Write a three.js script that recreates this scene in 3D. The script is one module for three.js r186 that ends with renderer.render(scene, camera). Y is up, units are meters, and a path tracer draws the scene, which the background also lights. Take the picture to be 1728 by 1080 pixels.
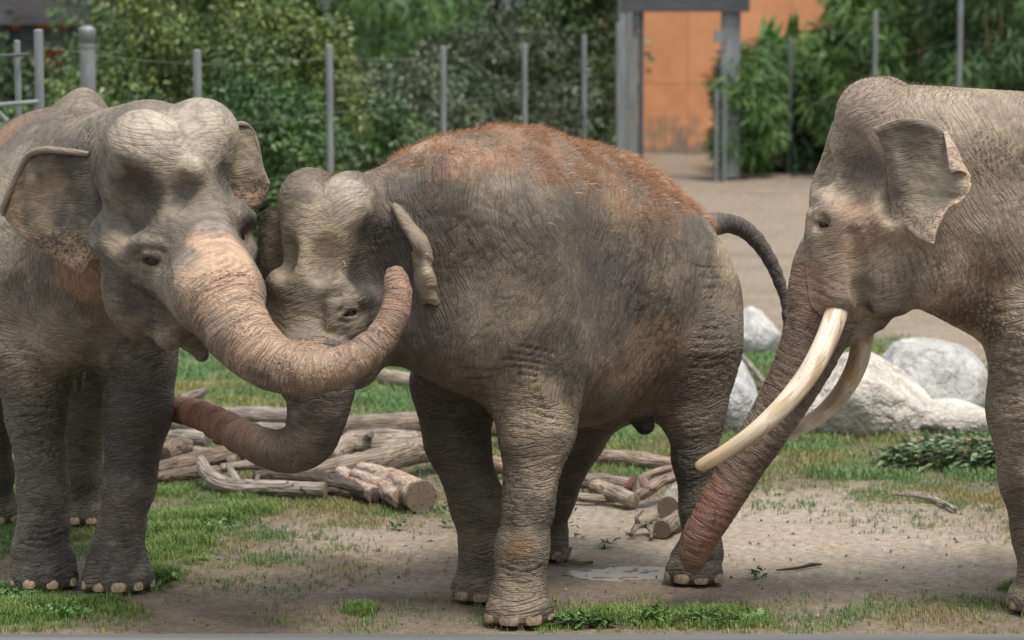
import * as THREE from 'three';
import { mergeGeometries } from 'three/addons/utils/BufferGeometryUtils.js';

// ------------------------------------------------------------------ camera, sky, sun, exposure
const scene = new THREE.Scene();
const PITCH = 6.44 * Math.PI / 180, FPX = 4704, CAMH = 3.0, CAMZ = 14;
const camera = new THREE.PerspectiveCamera(2 * Math.atan(540 / FPX) * 180 / Math.PI, 1.6, 0.5, 400);
camera.position.set(0, CAMH, CAMZ);
camera.rotation.set(-PITCH, 0, 0);
camera.focus = 13.4; camera.userData.fStop = 2.5;
const renderer = new THREE.WebGLRenderer({ antialias: true });
renderer.toneMapping = THREE.LinearToneMapping;
renderer.toneMappingExposure = 1.25;
renderer.shadowMap.enabled = true;
{ // bright overcast sky: brightest overhead, greyer to the horizon
  const W = 64, H = 32, d = new Float32Array(W * H * 4);
  for (let j = 0; j < H; j++) for (let i = 0; i < W; i++) {
    const el = ((j + 0.5) / H - 0.5) * Math.PI, s = Math.sin(el);
    const l = s > 0 ? 0.36 + 0.76 * Math.pow(s, 0.8) : 0.18, k = (j * W + i) * 4;
    d[k] = l * 0.97; d[k + 1] = l * 0.99; d[k + 2] = l * 1.03; d[k + 3] = 1;
  }
  const t = new THREE.DataTexture(d, W, H, THREE.RGBAFormat, THREE.FloatType);
  t.mapping = THREE.EquirectangularReflectionMapping; t.magFilter = THREE.LinearFilter; t.needsUpdate = true;
  scene.background = t; scene.environment = t;
}
const sun = new THREE.DirectionalLight(0xfff3e6, 3.4);
sun.position.set(2.4, 9, 3.0); sun.castShadow = true; sun.shadow.radius = 34;
Object.assign(sun.shadow.camera, { left: -12, right: 12, top: 12, bottom: -12, near: 0.1, far: 60 });
sun.shadow.mapSize.set(2048, 2048);
scene.add(sun, sun.target);


// ------------------------------------------------------------------ helpers
const V = (x, y, z) => new THREE.Vector3(x, y, z);
const clamp = (x, a = 0, b = 1) => x < a ? a : x > b ? b : x;
const lerp = (a, b, t) => a + (b - a) * t;
const sst = (a, b, x) => { const t = clamp((x - a) / (b - a)); return t * t * (3 - 2 * t); };
function rng(seed) { let a = seed >>> 0; return () => { a = (a + 0x6D2B79F5) >>> 0; let t = a; t = Math.imul(t ^ t >>> 15, t | 1); t ^= t + Math.imul(t ^ t >>> 7, t | 61); return ((t ^ t >>> 14) >>> 0) / 4294967296; }; }
const CP = Math.cos(PITCH), SP = Math.sin(PITCH);
// the place in the scene that a survey of the photograph gives for a mark at (px, py) standing at depth z
function P(px, py, z) {
  const dx = (px - 864) / FPX, dy = -(py - 540) / FPX;
  const y = dy * CP - SP, zz = -dy * SP - CP, t = (z - CAMZ) / zz;
  return V(dx * t, CAMH + y * t, z);
}
function G(px, py, h = 0) { // ... and for a mark on the ground
  const dx = (px - 864) / FPX, dy = -(py - 540) / FPX;
  const y = dy * CP - SP, zz = -dy * SP - CP, t = (h - CAMH) / y;
  return V(dx * t, h, CAMZ + zz * t);
}
const PERM = new Uint8Array(512);
{ const r = rng(77), p = [...Array(256).keys()]; for (let i = 255; i > 0; i--) { const j = Math.floor(r() * (i + 1)); [p[i], p[j]] = [p[j], p[i]]; } for (let i = 0; i < 512; i++) PERM[i] = p[i & 255]; }
function gr(h, x, y, z) { h &= 15; const u = h < 8 ? x : y, v = h < 4 ? y : h === 12 || h === 14 ? x : z; return ((h & 1) ? -u : u) + ((h & 2) ? -v : v); }
function noise(x, y, z) {
  let X = Math.floor(x), Y = Math.floor(y), Z = Math.floor(z); x -= X; y -= Y; z -= Z; X &= 255; Y &= 255; Z &= 255;
  const u = x * x * x * (x * (x * 6 - 15) + 10), v = y * y * y * (y * (y * 6 - 15) + 10), w = z * z * z * (z * (z * 6 - 15) + 10);
  const A = PERM[X] + Y, AA = PERM[A] + Z, AB = PERM[A + 1] + Z, B = PERM[X + 1] + Y, BA = PERM[B] + Z, BB = PERM[B + 1] + Z;
  return lerp(lerp(lerp(gr(PERM[AA], x, y, z), gr(PERM[BA], x - 1, y, z), u), lerp(gr(PERM[AB], x, y - 1, z), gr(PERM[BB], x - 1, y - 1, z), u), v),
    lerp(lerp(gr(PERM[AA + 1], x, y, z - 1), gr(PERM[BA + 1], x - 1, y, z - 1), u), lerp(gr(PERM[AB + 1], x, y - 1, z - 1), gr(PERM[BB + 1], x - 1, y - 1, z - 1), u), v), w);
}
const fbm = (x, y, z, o = 4) => { let s = 0, a = 0.5; for (let i = 0; i < o; i++) { s += a * noise(x, y, z); x = x * 2.03 + 11.3; y = y * 2.03 + 4.7; z = z * 2.03 + 7.1; a *= 0.5; } return s; };
const ridge = (x, y, z) => { const n = 1 - Math.abs(noise(x, y, z)) * 2.2; return n > 0 ? n * n : 0; };

const USED = {};
function numbered(n) { if (!(n in USED)) { USED[n] = 0; return n; } USED[n]++; return n + '_' + String(USED[n]).padStart(3, '0'); }
function tag(o, label, category, group, kind) { o.userData.label = label; if (category) o.userData.category = category; if (group) o.userData.group = group; if (kind) o.userData.kind = kind; return o; }
function thing(name, pos, label, category, group) { const g = new THREE.Group(); g.name = numbered(name); g.position.copy(pos); scene.add(g); return tag(g, label, category, group); }
function mesh(name, geo, mat, parent) { const m = new THREE.Mesh(geo, mat); m.name = name; m.castShadow = m.receiveShadow = true; parent.add(m); return m; }
function shift(geo, pos) { geo.translate(-pos.x, -pos.y, -pos.z); return geo; }
function catmull(pts, n, ch = 3) { // smooth resampling of points with extra channels (arrays of numbers)
  const out = [], N = pts.length, L = pts[0].length;
  for (let i = 0; i < n; i++) {
    const t = i / (n - 1) * (N - 1), k = Math.min(N - 2, Math.floor(t)), f = t - k, r = [];
    const p0 = pts[Math.max(0, k - 1)], p1 = pts[k], p2 = pts[k + 1], p3 = pts[Math.min(N - 1, k + 2)];
    for (let c = 0; c < L; c++) r.push(0.5 * (2 * p1[c] + (p2[c] - p0[c]) * f + (2 * p0[c] - 5 * p1[c] + 4 * p2[c] - p3[c]) * f * f + (3 * p1[c] - p0[c] - 3 * p2[c] + p3[c]) * f * f * f));
    out.push(r);
  }
  return out;
}
function canvasTex(w, h, fn, srgb) { // computed byte texture, fn(u, v) -> [r, g, b] in 0..1
  const d = new Uint8Array(w * h * 4);
  for (let j = 0; j < h; j++) for (let i = 0; i < w; i++) { const c = fn(i / w, j / h), k = (j * w + i) * 4; d[k] = clamp(c[0]) * 255; d[k + 1] = clamp(c[1]) * 255; d[k + 2] = clamp(c[2]) * 255; d[k + 3] = 255; }
  const t = new THREE.DataTexture(d, w, h, THREE.RGBAFormat); t.wrapS = t.wrapT = THREE.RepeatWrapping; t.magFilter = THREE.LinearFilter; t.minFilter = THREE.LinearMipmapLinearFilter; t.generateMipmaps = true;
  if (srgb) t.colorSpace = THREE.SRGBColorSpace; t.needsUpdate = true; return t;
}
// periodic cell noise for skin and rock grain: (distance to nearest, to second nearest)
function cells(u, v, n, seed) {
  const x = u * n, y = v * n, xi = Math.floor(x), yi = Math.floor(y); let a = 9, b = 9;
  for (let j = -1; j <= 1; j++) for (let i = -1; i <= 1; i++) {
    const cx = ((xi + i) % n + n) % n, cy = ((yi + j) % n + n) % n, h = PERM[(PERM[(cx + seed) & 255] + cy) & 255], h2 = PERM[(h + 101 + cx) & 255];
    const dx = xi + i + h / 255 - x, dy = yi + j + h2 / 255 - y, d = Math.sqrt(dx * dx + dy * dy);
    if (d < a) { b = a; a = d; } else if (d < b) b = d;
  }
  return [a, b];
}
const tnoise = (u, v, n, o = 1) => { // tiling noise on a torus
  let s = 0, a = 1; for (let i = 0; i < o; i++) { const r = n / 6.2832; s += a * noise(r * Math.cos(u * 6.28318) + 31 * i, r * Math.sin(u * 6.28318), r * Math.cos(v * 6.28318) + 3.1) * 0.7 + a * noise(r * Math.cos(v * 6.28318 + 1), r * Math.sin(v * 6.28318) + 9.2, r * Math.sin(u * 6.28318 + 2) + 5) * 0.7; n *= 2; a *= 0.5; } return s; };

function pn(x, y, px, py, s = 0) { // periodic gradient noise
  const X = Math.floor(x), Y = Math.floor(y), fx = x - X, fy = y - Y, u = fx * fx * fx * (fx * (fx * 6 - 15) + 10), v = fy * fy * fy * (fy * (fy * 6 - 15) + 10);
  const g = (i, j, a, b) => { const h = PERM[(PERM[((i % px + px) % px + s) & 255] + (j % py + py) % py) & 255] / 255 * 6.28318; return Math.cos(h) * a + Math.sin(h) * b; };
  return lerp(lerp(g(X, Y, fx, fy), g(X + 1, Y, fx - 1, fy), u), lerp(g(X, Y + 1, fx, fy - 1), g(X + 1, Y + 1, fx - 1, fy - 1), u), v) * 1.5;
}
const mix3 = (a, b, t) => { a[0] += (b[0] - a[0]) * t; a[1] += (b[1] - a[1]) * t; a[2] += (b[2] - a[2]) * t; };
const tube = (pts, n, k = 14, shape) => { // tapered closed tube through [Vector3, radius]
  const r = catmull(pts.map(([v, ra]) => [v.x, v.y, v.z, ra]), n), pos = [], idx = [], uv = []; let up = V(0.3, 1, 0.2), s = 0;
  for (let i = 0; i < n; i++) {
    const a = r[Math.max(0, i - 1)], b = r[Math.min(n - 1, i + 1)], d = V(b[0] - a[0], b[1] - a[1], b[2] - a[2]).normalize(); up.addScaledVector(d, -up.dot(d)).normalize(); const w = d.clone().cross(up);
    if (i) s += Math.hypot(r[i][0] - r[i - 1][0], r[i][1] - r[i - 1][1], r[i][2] - r[i - 1][2]);
    for (let q = 0; q <= k; q++) { const t = q / k * 6.28319, rr = r[i][3] * (shape ? shape(i / (n - 1), t) : 1), c = Math.cos(t) * rr, e = Math.sin(t) * rr; pos.push(r[i][0] + up.x * c + w.x * e, r[i][1] + up.y * c + w.y * e, r[i][2] + up.z * c + w.z * e); uv.push(s, q / k * 6.28 * r[0][3]); }
  }
  for (let i = 0; i + 1 < n; i++) for (let q = 0; q < k; q++) { const a = i * (k + 1) + q, b = a + k + 1; idx.push(a, b, a + 1, a + 1, b, b + 1); }
  for (const i of [0, n - 1]) { const c = pos.length / 3; pos.push(r[i][0], r[i][1], r[i][2]); uv.push(i ? s : 0, 0); for (let q = 0; q < k; q++) { const a = i * (k + 1) + q; i ? idx.push(c, a + 1, a) : idx.push(c, a, a + 1); } }
  const g = new THREE.BufferGeometry(); g.setAttribute('position', new THREE.Float32BufferAttribute(pos, 3)); g.setAttribute('uv', new THREE.Float32BufferAttribute(uv, 2)); g.setIndex(idx); g.computeVertexNormals(); return g;
};
// ------------------------------------------------------------------ the ground of the yard
const blob = (px, py, rx, rz, w = 1) => { const c = G(px, py); return [c.x, c.z, rx, rz, w]; };
const blobs = (x, z, list, edge = 0.5) => { let m = 0; const n = fbm(x * 1.3, 3.3, z * 1.3, 3) * 0.9 + fbm(x * 5.1, 9.1, z * 5.1, 2) * 0.5; for (const [cx, cz, rx, rz, w] of list) { const d = Math.hypot((x - cx) / rx, (z - cz) / rz); if (d < 2) m = Math.max(m, w * sst(edge, -edge, d - 1 - n * 0.7)); } return m; };
const PATHS = { // where grass grows: [lush, short, sparse]
  lush: [blob(300, 905, 0.26, 0.85), blob(345, 870, 0.28, 0.5), blob(270, 965, 0.14, 0.35, 0.9), blob(50, 1035, 0.34, 0.26), blob(10, 1005, 0.2, 0.2), blob(1140, 1044, 0.34, 0.16, 0.8), blob(985, 1052, 0.20, 0.10, 0.7), blob(320, 605, 0.5, 1.6), blob(420, 630, 0.6, 1.0, 0.8), blob(655, 655, 0.5, 1.3), blob(1440, 612, 0.6, 1.6), blob(1270, 610, 0.5, 1.6, 0.7), blob(610, 1030, 0.07, 0.07, 0.8), blob(180, 1018, 0.07, 0.08, 0.7), blob(1716, 992, 0.07, 0.09, 0.8), blob(1660, 650, 0.3, 0.9, 0.8), blob(1380, 735, 0.6, 0.4, 0.7), blob(120, 840, 0.5, 1.0, 0.6)],
  short: [blob(480, 848, 1.0, 0.75, 0.9), blob(430, 920, 0.45, 0.8, 0.6), blob(1350, 775, 2.0, 1.1, 0.95), blob(1640, 800, 0.9, 1.5, 0.9), blob(1060, 745, 0.9, 1.0, 0.85), blob(460, 670, 1.4, 2.4, 0.7), blob(330, 640, 0.8, 2.0, 0.8), blob(640, 685, 0.6, 1.6, 0.75), blob(120, 840, 0.9, 1.6, 0.8), blob(1350, 1038, 1.9, 0.32, 0.45), blob(1560, 1032, 0.9, 0.36, 0.45), blob(1040, 1030, 0.45, 0.25, 0.6), blob(1520, 735, 1.2, 0.9, 0.85), blob(640, 860, 0.4, 0.45, 0.5), blob(1280, 640, 0.6, 2.2, 0.55), blob(520, 955, 0.35, 0.4, 0.4), blob(60, 1040, 0.5, 0.35, 0.6)],
};
function gh(x, z) { // height of the ground
  const far = sst(-11, -30, z), r = 0.35 * far + 0.45 * sst(3.5, 8.5, x) * sst(-16, -27, z) + 0.5 * sst(-30, -60, z);
  const near = 0.010 * fbm(x * 1.1, 0.5, z * 1.1, 3) + 0.008 * fbm(x * 4.3, 2.5, z * 4.3, 3) + 0.004 * noise(x * 17, 1, z * 17);
  return r + near * (1 + 3 * far) - 0.008 + 0.10 * far * fbm(x * 0.35, 8, z * 0.35, 2);
}
const DARKSOIL_SHADE = [blob(760, 1018, 0.55, 0.27, 0.9), blob(560, 945, 0.16, 0.17, 0.9), blob(470, 1035, 0.5, 0.17, 0.5), blob(1000, 1000, 0.9, 0.34, 0.45), blob(640, 830, 0.5, 0.57, 0.4), blob(400, 780, 1.1, 1.14, 0.7), blob(1050, 815, 0.6, 0.76, 0.35), blob(1300, 815, 0.4, 0.19, 0.6), blob(1130, 985, 0.5, 0.23, 0.4), blob(240, 1050, 0.5, 0.19, 0.4)];  // dark soil, and the shade under the middle elephant painted in
const PALESAND = [blob(1380, 890, 1.1, 1.71, 0.9), blob(1500, 870, 0.8, 1.14, 0.7), blob(640, 985, 0.4, 0.23, 0.4), blob(610, 900, 0.5, 0.66, 0.5), blob(1010, 880, 0.6, 0.95, 0.5), blob(1560, 950, 1.3, 0.47, 0.35)];
{
  const xs = [], zs = [];
  for (let x = -60; x < 60;) { xs.push(x); const a = Math.abs(x); x += a < 3.6 ? 0.03 : a < 8 ? 0.09 : 0.7; }
  for (let z = 15; z > -90;) { zs.push(z); z -= z > 2 ? 0.3 : z > -4 ? 0.026 : z > -9 ? 0.06 : z > -40 ? 0.14 : 1.5; }
  const nx = xs.length, nz = zs.length, pos = new Float32Array(nx * nz * 3), col = new Float32Array(nx * nz * 3), uv = new Float32Array(nx * nz * 2), idx = [];
  for (let j = 0; j < nz; j++) for (let i = 0; i < nx; i++) {
    const x = xs[i], z = zs[j], k = j * nx + i;
    const far = sst(-4, -9, z), n1 = fbm(x * 0.9, 5, z * 0.9, 4), n2 = fbm(x * 7, 6, z * 7, 3), n3 = noise(x * 30, 7, z * 30);
    const c = [0.19, 0.15, 0.115]; mix3(c, [0.30, 0.252, 0.20], sst(-0.3, 0.5, n1 + 0.5 * n2) * 0.6);
    mix3(c, [0.315, 0.265, 0.212], far * 0.85); if (far > 0) mix3(c, [0.215, 0.175, 0.135], far * sst(-0.1, 0.4, fbm(x * 0.7, 2, z * 1.5, 5)) * 0.75);
    mix3(c, [0.43, 0.375, 0.305], blobs(x, z, PALESAND) * 0.85);
    mix3(c, [0.105, 0.078, 0.058], blobs(x, z, DARKSOIL_SHADE) * 0.85);
    mix3(c, [0.13, 0.118, 0.062], Math.max(blobs(x, z, PATHS.short, 0.9) * 0.55, blobs(x, z, PATHS.lush, 0.9) * 0.7));
    const g = 1 + 0.28 * n2 + 0.14 * n3; for (let q = 0; q < 3; q++) col[k * 3 + q] = c[q] * g;
    pos.set([x, gh(x, z), z], k * 3); uv.set([x, z], k * 2);
  }
  for (let j = 0; j + 1 < nz; j++) for (let i = 0; i + 1 < nx; i++) { const a = j * nx + i, b = a + nx; idx.push(a, a + 1, b + 1, a, b + 1, b); }
  const g = new THREE.BufferGeometry(); g.setAttribute('position', new THREE.BufferAttribute(pos, 3)); g.setAttribute('color', new THREE.BufferAttribute(col, 3)); g.setAttribute('uv', new THREE.BufferAttribute(uv, 2)); g.setIndex(idx); g.computeVertexNormals();
  const N = 1024, f = (u, v) => 0.5 + 0.22 * pn(u * 20, v * 20, 20, 20, 4) + 0.2 * pn(u * 60, v * 60, 60, 60, 5) + 0.16 * pn(u * 160, v * 160, 160, 160, 6), peb = (u, v) => sst(0.30, 0.12, cells(u, v, 46, 9)[0]) * (PERM[Math.floor(u * 46) * 7 + Math.floor(v * 46) & 255] > 150 ? 1 : 0);
  const soil = canvasTex(N, N, (u, v) => { const q = 0.62 + 0.5 * f(u, v) + 0.10 * peb(u, v); return [q, q, q * 0.99]; }, true), bump = canvasTex(N, N, (u, v) => { const q = f(u, v) * 0.8 + 0.3 * peb(u, v); return [q, q, q]; });
  soil.repeat.set(1.1, 1.1); bump.repeat.set(1.1, 1.1);
  const m = mesh('ground', g, new THREE.MeshStandardMaterial({ vertexColors: true, map: soil, bumpMap: bump, bumpScale: 0.012, roughness: 0.95 }), scene);
  tag(m, 'sandy brown ground of the yard', null, null, 'structure');
}
{ // thin sheet of water behind the middle elephant
  const c = G(1062, 966), s = new THREE.Shape(), r = rng(5);
  for (let i = 0; i <= 60; i++) { const a = i / 60 * 6.28318, k = 1 + 0.35 * noise(Math.cos(a) * 1.6, Math.sin(a) * 1.6, 3) + 0.12 * noise(Math.cos(a) * 5, Math.sin(a) * 5, 8), x = Math.cos(a) * 0.33 * k, y = Math.sin(a) * 0.17 * k; i ? s.lineTo(x, y) : s.moveTo(x, y); }
  const g = new THREE.ShapeGeometry(s); g.rotateX(-Math.PI / 2); g.translate(c.x, -0.0072, c.z);
  tag(mesh('puddle', g, new THREE.MeshPhysicalMaterial({ color: new THREE.Color().setRGB(0.17, 0.15, 0.13), roughness: 0.28 }), scene), 'shallow puddle of water on the dirt', null, null, 'structure');
}
{ // concrete kerb along the near edge
  const N = 256, t = canvasTex(N, N, (u, v) => { const q = 0.8 + 0.18 * tnoise(u, v, 6, 4); return [q, q, q]; }, true);
  const g = new THREE.BoxGeometry(30, 0.30, 0.5, 1, 1, 1); g.translate(0, -0.06, 1.51);
  tag(mesh('kerb', g, new THREE.MeshStandardMaterial({ color: new THREE.Color().setRGB(0.17, 0.185, 0.19), map: t, roughness: 0.85 }), scene), 'grey concrete kerb along the near edge of the yard', null, null, 'structure');
}
// grass: small tufts of curved blades
function tuftGeo(seed, n, h, spread, w) {
  const r = rng(seed), P3 = [], I3 = [];
  for (let i = 0; i < n; i++) {
    const a = r() * 6.283, b = r() * spread, x = Math.cos(a) * b, z = Math.sin(a) * b, d = r() * 6.283, L = h * (0.5 + 0.8 * r()), o = L * (0.15 + 0.75 * r()), cx = Math.cos(d), cz = Math.sin(d), k = P3.length / 3;
    for (let q = 0; q < 3; q++) { const t = q / 2.6, y = L * (t - 0.25 * t * t * (o / L)), e = o * t * t, ww = w * (1 - 0.25 * q) * (0.7 + 0.6 * r()); P3.push(x + cx * e - cz * ww, y, z + cz * e + cx * ww, x + cx * e + cz * ww, y, z + cz * e - cx * ww); }
    P3.push(x + cx * o, L * 0.85 - o * 0.25, z + cz * o); I3.push(k, k + 1, k + 3, k, k + 3, k + 2, k + 2, k + 3, k + 5, k + 2, k + 5, k + 4, k + 4, k + 5, k + 6);
  }
  const g = new THREE.BufferGeometry(); g.setAttribute('position', new THREE.Float32BufferAttribute(P3, 3)); g.setIndex(I3); g.computeVertexNormals(); return g;
}
const GRASS = new THREE.MeshStandardMaterial({ color: 0xffffff, roughness: 0.6, side: THREE.DoubleSide });
function scatter(name, geo, mat, n, region, test, put, seed, label) {
  const r = rng(seed), M = [], C = [], m4 = new THREE.Matrix4(), q = new THREE.Quaternion(), up = V(0, 1, 0), col = new THREE.Color(); let tries = 0;
  const [x0, x1, z0, z1] = region;
  while (M.length < n && tries < n * 60) { tries++; const x = lerp(x0, x1, r()), z = lerp(z0, z1, r()); const d = test(x, z); if (r() > d) continue; const o = put(r, x, z, d); M.push(new THREE.Matrix4().compose(V(x, gh(x, z) - 0.002, z), q.setFromAxisAngle(up, r() * 6.283), V(o.s, o.s * (o.h ?? 1), o.s))); C.push(o.c); }
  const I = new THREE.InstancedMesh(geo, mat, M.length); I.name = numbered(name); M.forEach((m, i) => { I.setMatrixAt(i, m); I.setColorAt(i, col.setRGB(...C[i])); }); I.castShadow = I.receiveShadow = true; scene.add(I); tag(I, label, 'grass', null, 'stuff');
}
const gcol = (r, a, b) => { const t = r(), k = 0.75 + 0.5 * r(); return [lerp(a[0], b[0], t) * k, lerp(a[1], b[1], t) * k, lerp(a[2], b[2], t) * k]; };
const patchy = (x, z, f, a, b) => sst(a, b, fbm(x * f, 1.7, z * f, 3));
scatter('grass', tuftGeo(11, 11, 0.075, 0.05, 0.0020), GRASS, 15000, [-3.2, 3.2, -4, 1.2], (x, z) => { const d = blobs(x, z, PATHS.lush, 0.75); return d * (0.07 + 0.93 * patchy(x, z, 3.2, -0.12, 0.25)); }, (r, x, z, d) => ({ s: 0.35 + 0.35 * r() + 0.55 * Math.sqrt(d) * r(), c: gcol(r, [0.075, 0.15, 0.026], [0.16, 0.24, 0.045]) }), 21, 'lush green grass beside the elephant feet and along the kerb');
scatter('grass', tuftGeo(12, 9, 0.032, 0.06, 0.0016), GRASS, 36000, [-4, 4, -7.5, 1.22], (x, z) => { const d = blobs(x, z, PATHS.short, 0.9); return d * (0.12 + 0.88 * patchy(x, z, 3, -0.2, 0.35)); }, (r, x, z) => { const y = patchy(x, z, 1.6, -0.2, 0.3); return { s: 0.5 + 0.8 * r(), c: gcol(r, [lerp(0.12, 0.24, y), lerp(0.19, 0.22, y), 0.07], [lerp(0.10, 0.27, y), lerp(0.20, 0.23, y), lerp(0.05, 0.11, y)]) }; }, 22, 'short worn grass in patches on the dirt');
scatter('grass', tuftGeo(13, 10, 0.060, 0.10, 0.0030), GRASS, 22000, [-8, 9, -14, -3.5], (x, z) => Math.max(blobs(x, z, PATHS.lush, 0.9), 0.45 * blobs(x, z, PATHS.short, 0.9)) * (0.10 + 0.9 * patchy(x, z, 2.2, -0.2, 0.3)), (r, x, z) => { const y = patchy(x, z, 1.1, -0.1, 0.35); return { s: 0.5 + 0.7 * r(), c: gcol(r, [lerp(0.09, 0.20, y), lerp(0.19, 0.22, y), 0.055], [lerp(0.14, 0.26, y), 0.24, 0.085]) }; }, 23, 'green grass between the logs and the boulders');
{ // dead leaves, chips and crumbs of soil
  const r = rng(31), geos = []; const P3 = [], C3 = [], I3 = [];
  for (let i = 0; i < 1100; i++) {
    const near = r() < 0.75, x = near ? (r() - 0.5) * 7 : (r() - 0.5) * 12, z = near ? lerp(1.2, -4.5, r()) : lerp(-4.5, -11, r()), y = gh(x, z), L = (0.006 + 0.022 * r() * r()) * (near ? 1 : 1.5), a = r() * 6.283, w = L * (0.2 + 0.4 * r()), k = P3.length / 3, c = Math.cos(a), s = Math.sin(a), h = 0.004 + 0.012 * r();
    P3.push(x - c * L, y + 0.001, z - s * L, x - s * w, y + h, z + c * w, x + c * L, y + h * r(), z + s * L, x + s * w, y + 0.002, z - c * w, x, y + h * 1.2, z);
    const kind = r(), b = kind < 0.55 ? [0.09, 0.055, 0.035] : kind < 0.8 ? [0.21, 0.15, 0.095] : kind < 0.9 ? [0.06, 0.05, 0.042] : [0.33, 0.28, 0.2]; for (let q = 0; q < 5; q++) C3.push(...b);
    I3.push(k, k + 1, k + 4, k + 1, k + 2, k + 4, k + 2, k + 3, k + 4, k + 3, k, k + 4);
  }
  const g = new THREE.BufferGeometry(); g.setAttribute('position', new THREE.Float32BufferAttribute(P3, 3)); g.setAttribute('color', new THREE.Float32BufferAttribute(C3, 3)); g.setIndex(I3); g.computeVertexNormals();
  tag(mesh('leaf_litter', g, new THREE.MeshStandardMaterial({ vertexColors: true, roughness: 0.9, side: THREE.DoubleSide }), scene), 'dead leaves and wood chips scattered on the dirt', null, null, 'stuff');
}
// ------------------------------------------------------------------ fences, gate, buildings
const galv = canvasTex(256, 256, (u, v) => { const q = 0.78 + 0.12 * tnoise(u, v, 5, 3) + 0.06 * tnoise(u, v, 30, 2); return [q, q, q]; }, true);
const STEEL = new THREE.MeshStandardMaterial({ color: new THREE.Color().setRGB(0.38, 0.435, 0.455), map: galv, roughness: 0.55, metalness: 0.25 });
const STEELD = new THREE.MeshStandardMaterial({ color: new THREE.Color().setRGB(0.13, 0.15, 0.17), map: galv, roughness: 0.6, metalness: 0.2 });
const WIRE = new THREE.MeshStandardMaterial({ color: new THREE.Color().setRGB(0.28, 0.30, 0.31), roughness: 0.5, metalness: 0.5 });
const rod = (a, b, r, k = 12) => { const d = b.clone().sub(a), g = new THREE.CylinderGeometry(r, r, d.length(), k); g.applyQuaternion(new THREE.Quaternion().setFromUnitVectors(V(0, 1, 0), d.clone().normalize())); g.translate((a.x + b.x) / 2, (a.y + b.y) / 2, (a.z + b.z) / 2); return g; };
const cap = (a, r) => { const g = new THREE.SphereGeometry(r, 12, 6, 0, 6.2832, 0, 1.5708); g.scale(1, 0.35, 1); g.translate(a.x, a.y, a.z); return g; };
const bx = (w, h, d, x, y, z) => { const g = new THREE.BoxGeometry(w, h, d); g.translate(x, y, z); return g; };
function fence(label, posts, wires, sag) { // posts: [px, depth, height of the top]
  const at = posts.map(([px, d, top]) => { const z = CAMZ - d, x = (px - 864) / FPX * d; return [V(x, gh(x, z) - 0.1, z), V(x, top, z)]; }), base = at[0][0].clone(); base.y = 0;
  const t = thing('wire_fence', base, label, 'fence');
  at.forEach(([a, b]) => { const r = 0.037; mesh('post', shift(mergeGeometries([rod(a, b, r, 16), cap(b, r * 1.04)]), base), STEEL, t); });
  for (let w = 0; w < wires; w++) { const gs = []; for (let i = 0; i + 1 < at.length; i++) { const h = (q) => { const [a, b] = at[q]; return V(a.x, lerp(a.y + 0.3, b.y - 0.12, w / (wires - 1)), a.z); }, a = h(i), b = h(i + 1), m = a.clone().lerp(b, 0.5); m.y -= sag; gs.push(tube([[a, 0.0022], [m, 0.0022], [b, 0.0022]], 8, 6)); } mesh('wire', shift(mergeGeometries(gs), base), WIRE, t); }
  return t;
}
fence('long wire fence with grey steel posts before the shrubs left of the gate', [[69, 22, 2.80], [335, 25.3, 2.59], [557, 28.9, 2.58], [748, 32.9, 2.51], [885, 36.5, 2.49], [985, 39.8, 2.57], [1042, 42.0, 2.72]], 5, 0.02);
fence('wire fence with grey steel posts before the bamboo right of the gate', [[1229, 43.6, 2.55], [1332, 44.0, 2.48], [1474, 40.0, 2.90], [1616, 38.0, 3.25], [1790, 35, 3.3]], 5, 0.02);
{ // pipe railing at the far left
  const z = CAMZ - 20.5, p = (px, py, zz = z) => P(px, py, zz), base = p(28, 200); base.y = 0;
  const t = thing('pipe_railing', base, 'grey pipe railing with one post at the left edge of the yard', 'railing');
  const a = p(29, 70), b = a.clone(); b.y = -0.1; mesh('post', shift(mergeGeometries([rod(b, a, 0.024), cap(a, 0.025)]), base), STEEL, t);
  mesh('rail', shift(rod(p(-160, 104, z + 1.5), p(44, 92), 0.013), base), STEELD, t); mesh('rail', shift(rod(p(-160, 190, z + 1.5), p(62, 172), 0.018), base), STEEL, t); mesh('brace', shift(rod(p(-60, 130), p(12, 205), 0.02), base), STEEL, t);
}
{ // bollard-like lamp post with a capped head
  const d = 27.5, z = CAMZ - d, x = (151 - 864) / FPX * d, base = V(x, gh(x, z), z), top = P(151, 45, z).y, t = thing('capped_post', base, 'thick grey steel post with a domed cap and band, behind the fence', 'post');
  const r = 0.075; mesh('shaft', shift(rod(V(x, base.y - 0.1, z), V(x, top - 0.13, z), r, 24), base), STEEL, t);
  mesh('band', shift(rod(V(x, top - 0.20, z), V(x, top - 0.17, z), r * 1.10, 24), base), STEEL, t);
  mesh('cap', shift(new THREE.LatheGeometry([[0, 0.165], [0.04, 0.160], [0.068, 0.146], [0.080, 0.130], [0.082, 0.12], [0.082, 0.0], [0.0, 0.0]].map(q => new THREE.Vector2(...q)), 28).translate(x, top - 0.155, z), base), STEEL, t);
}
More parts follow.
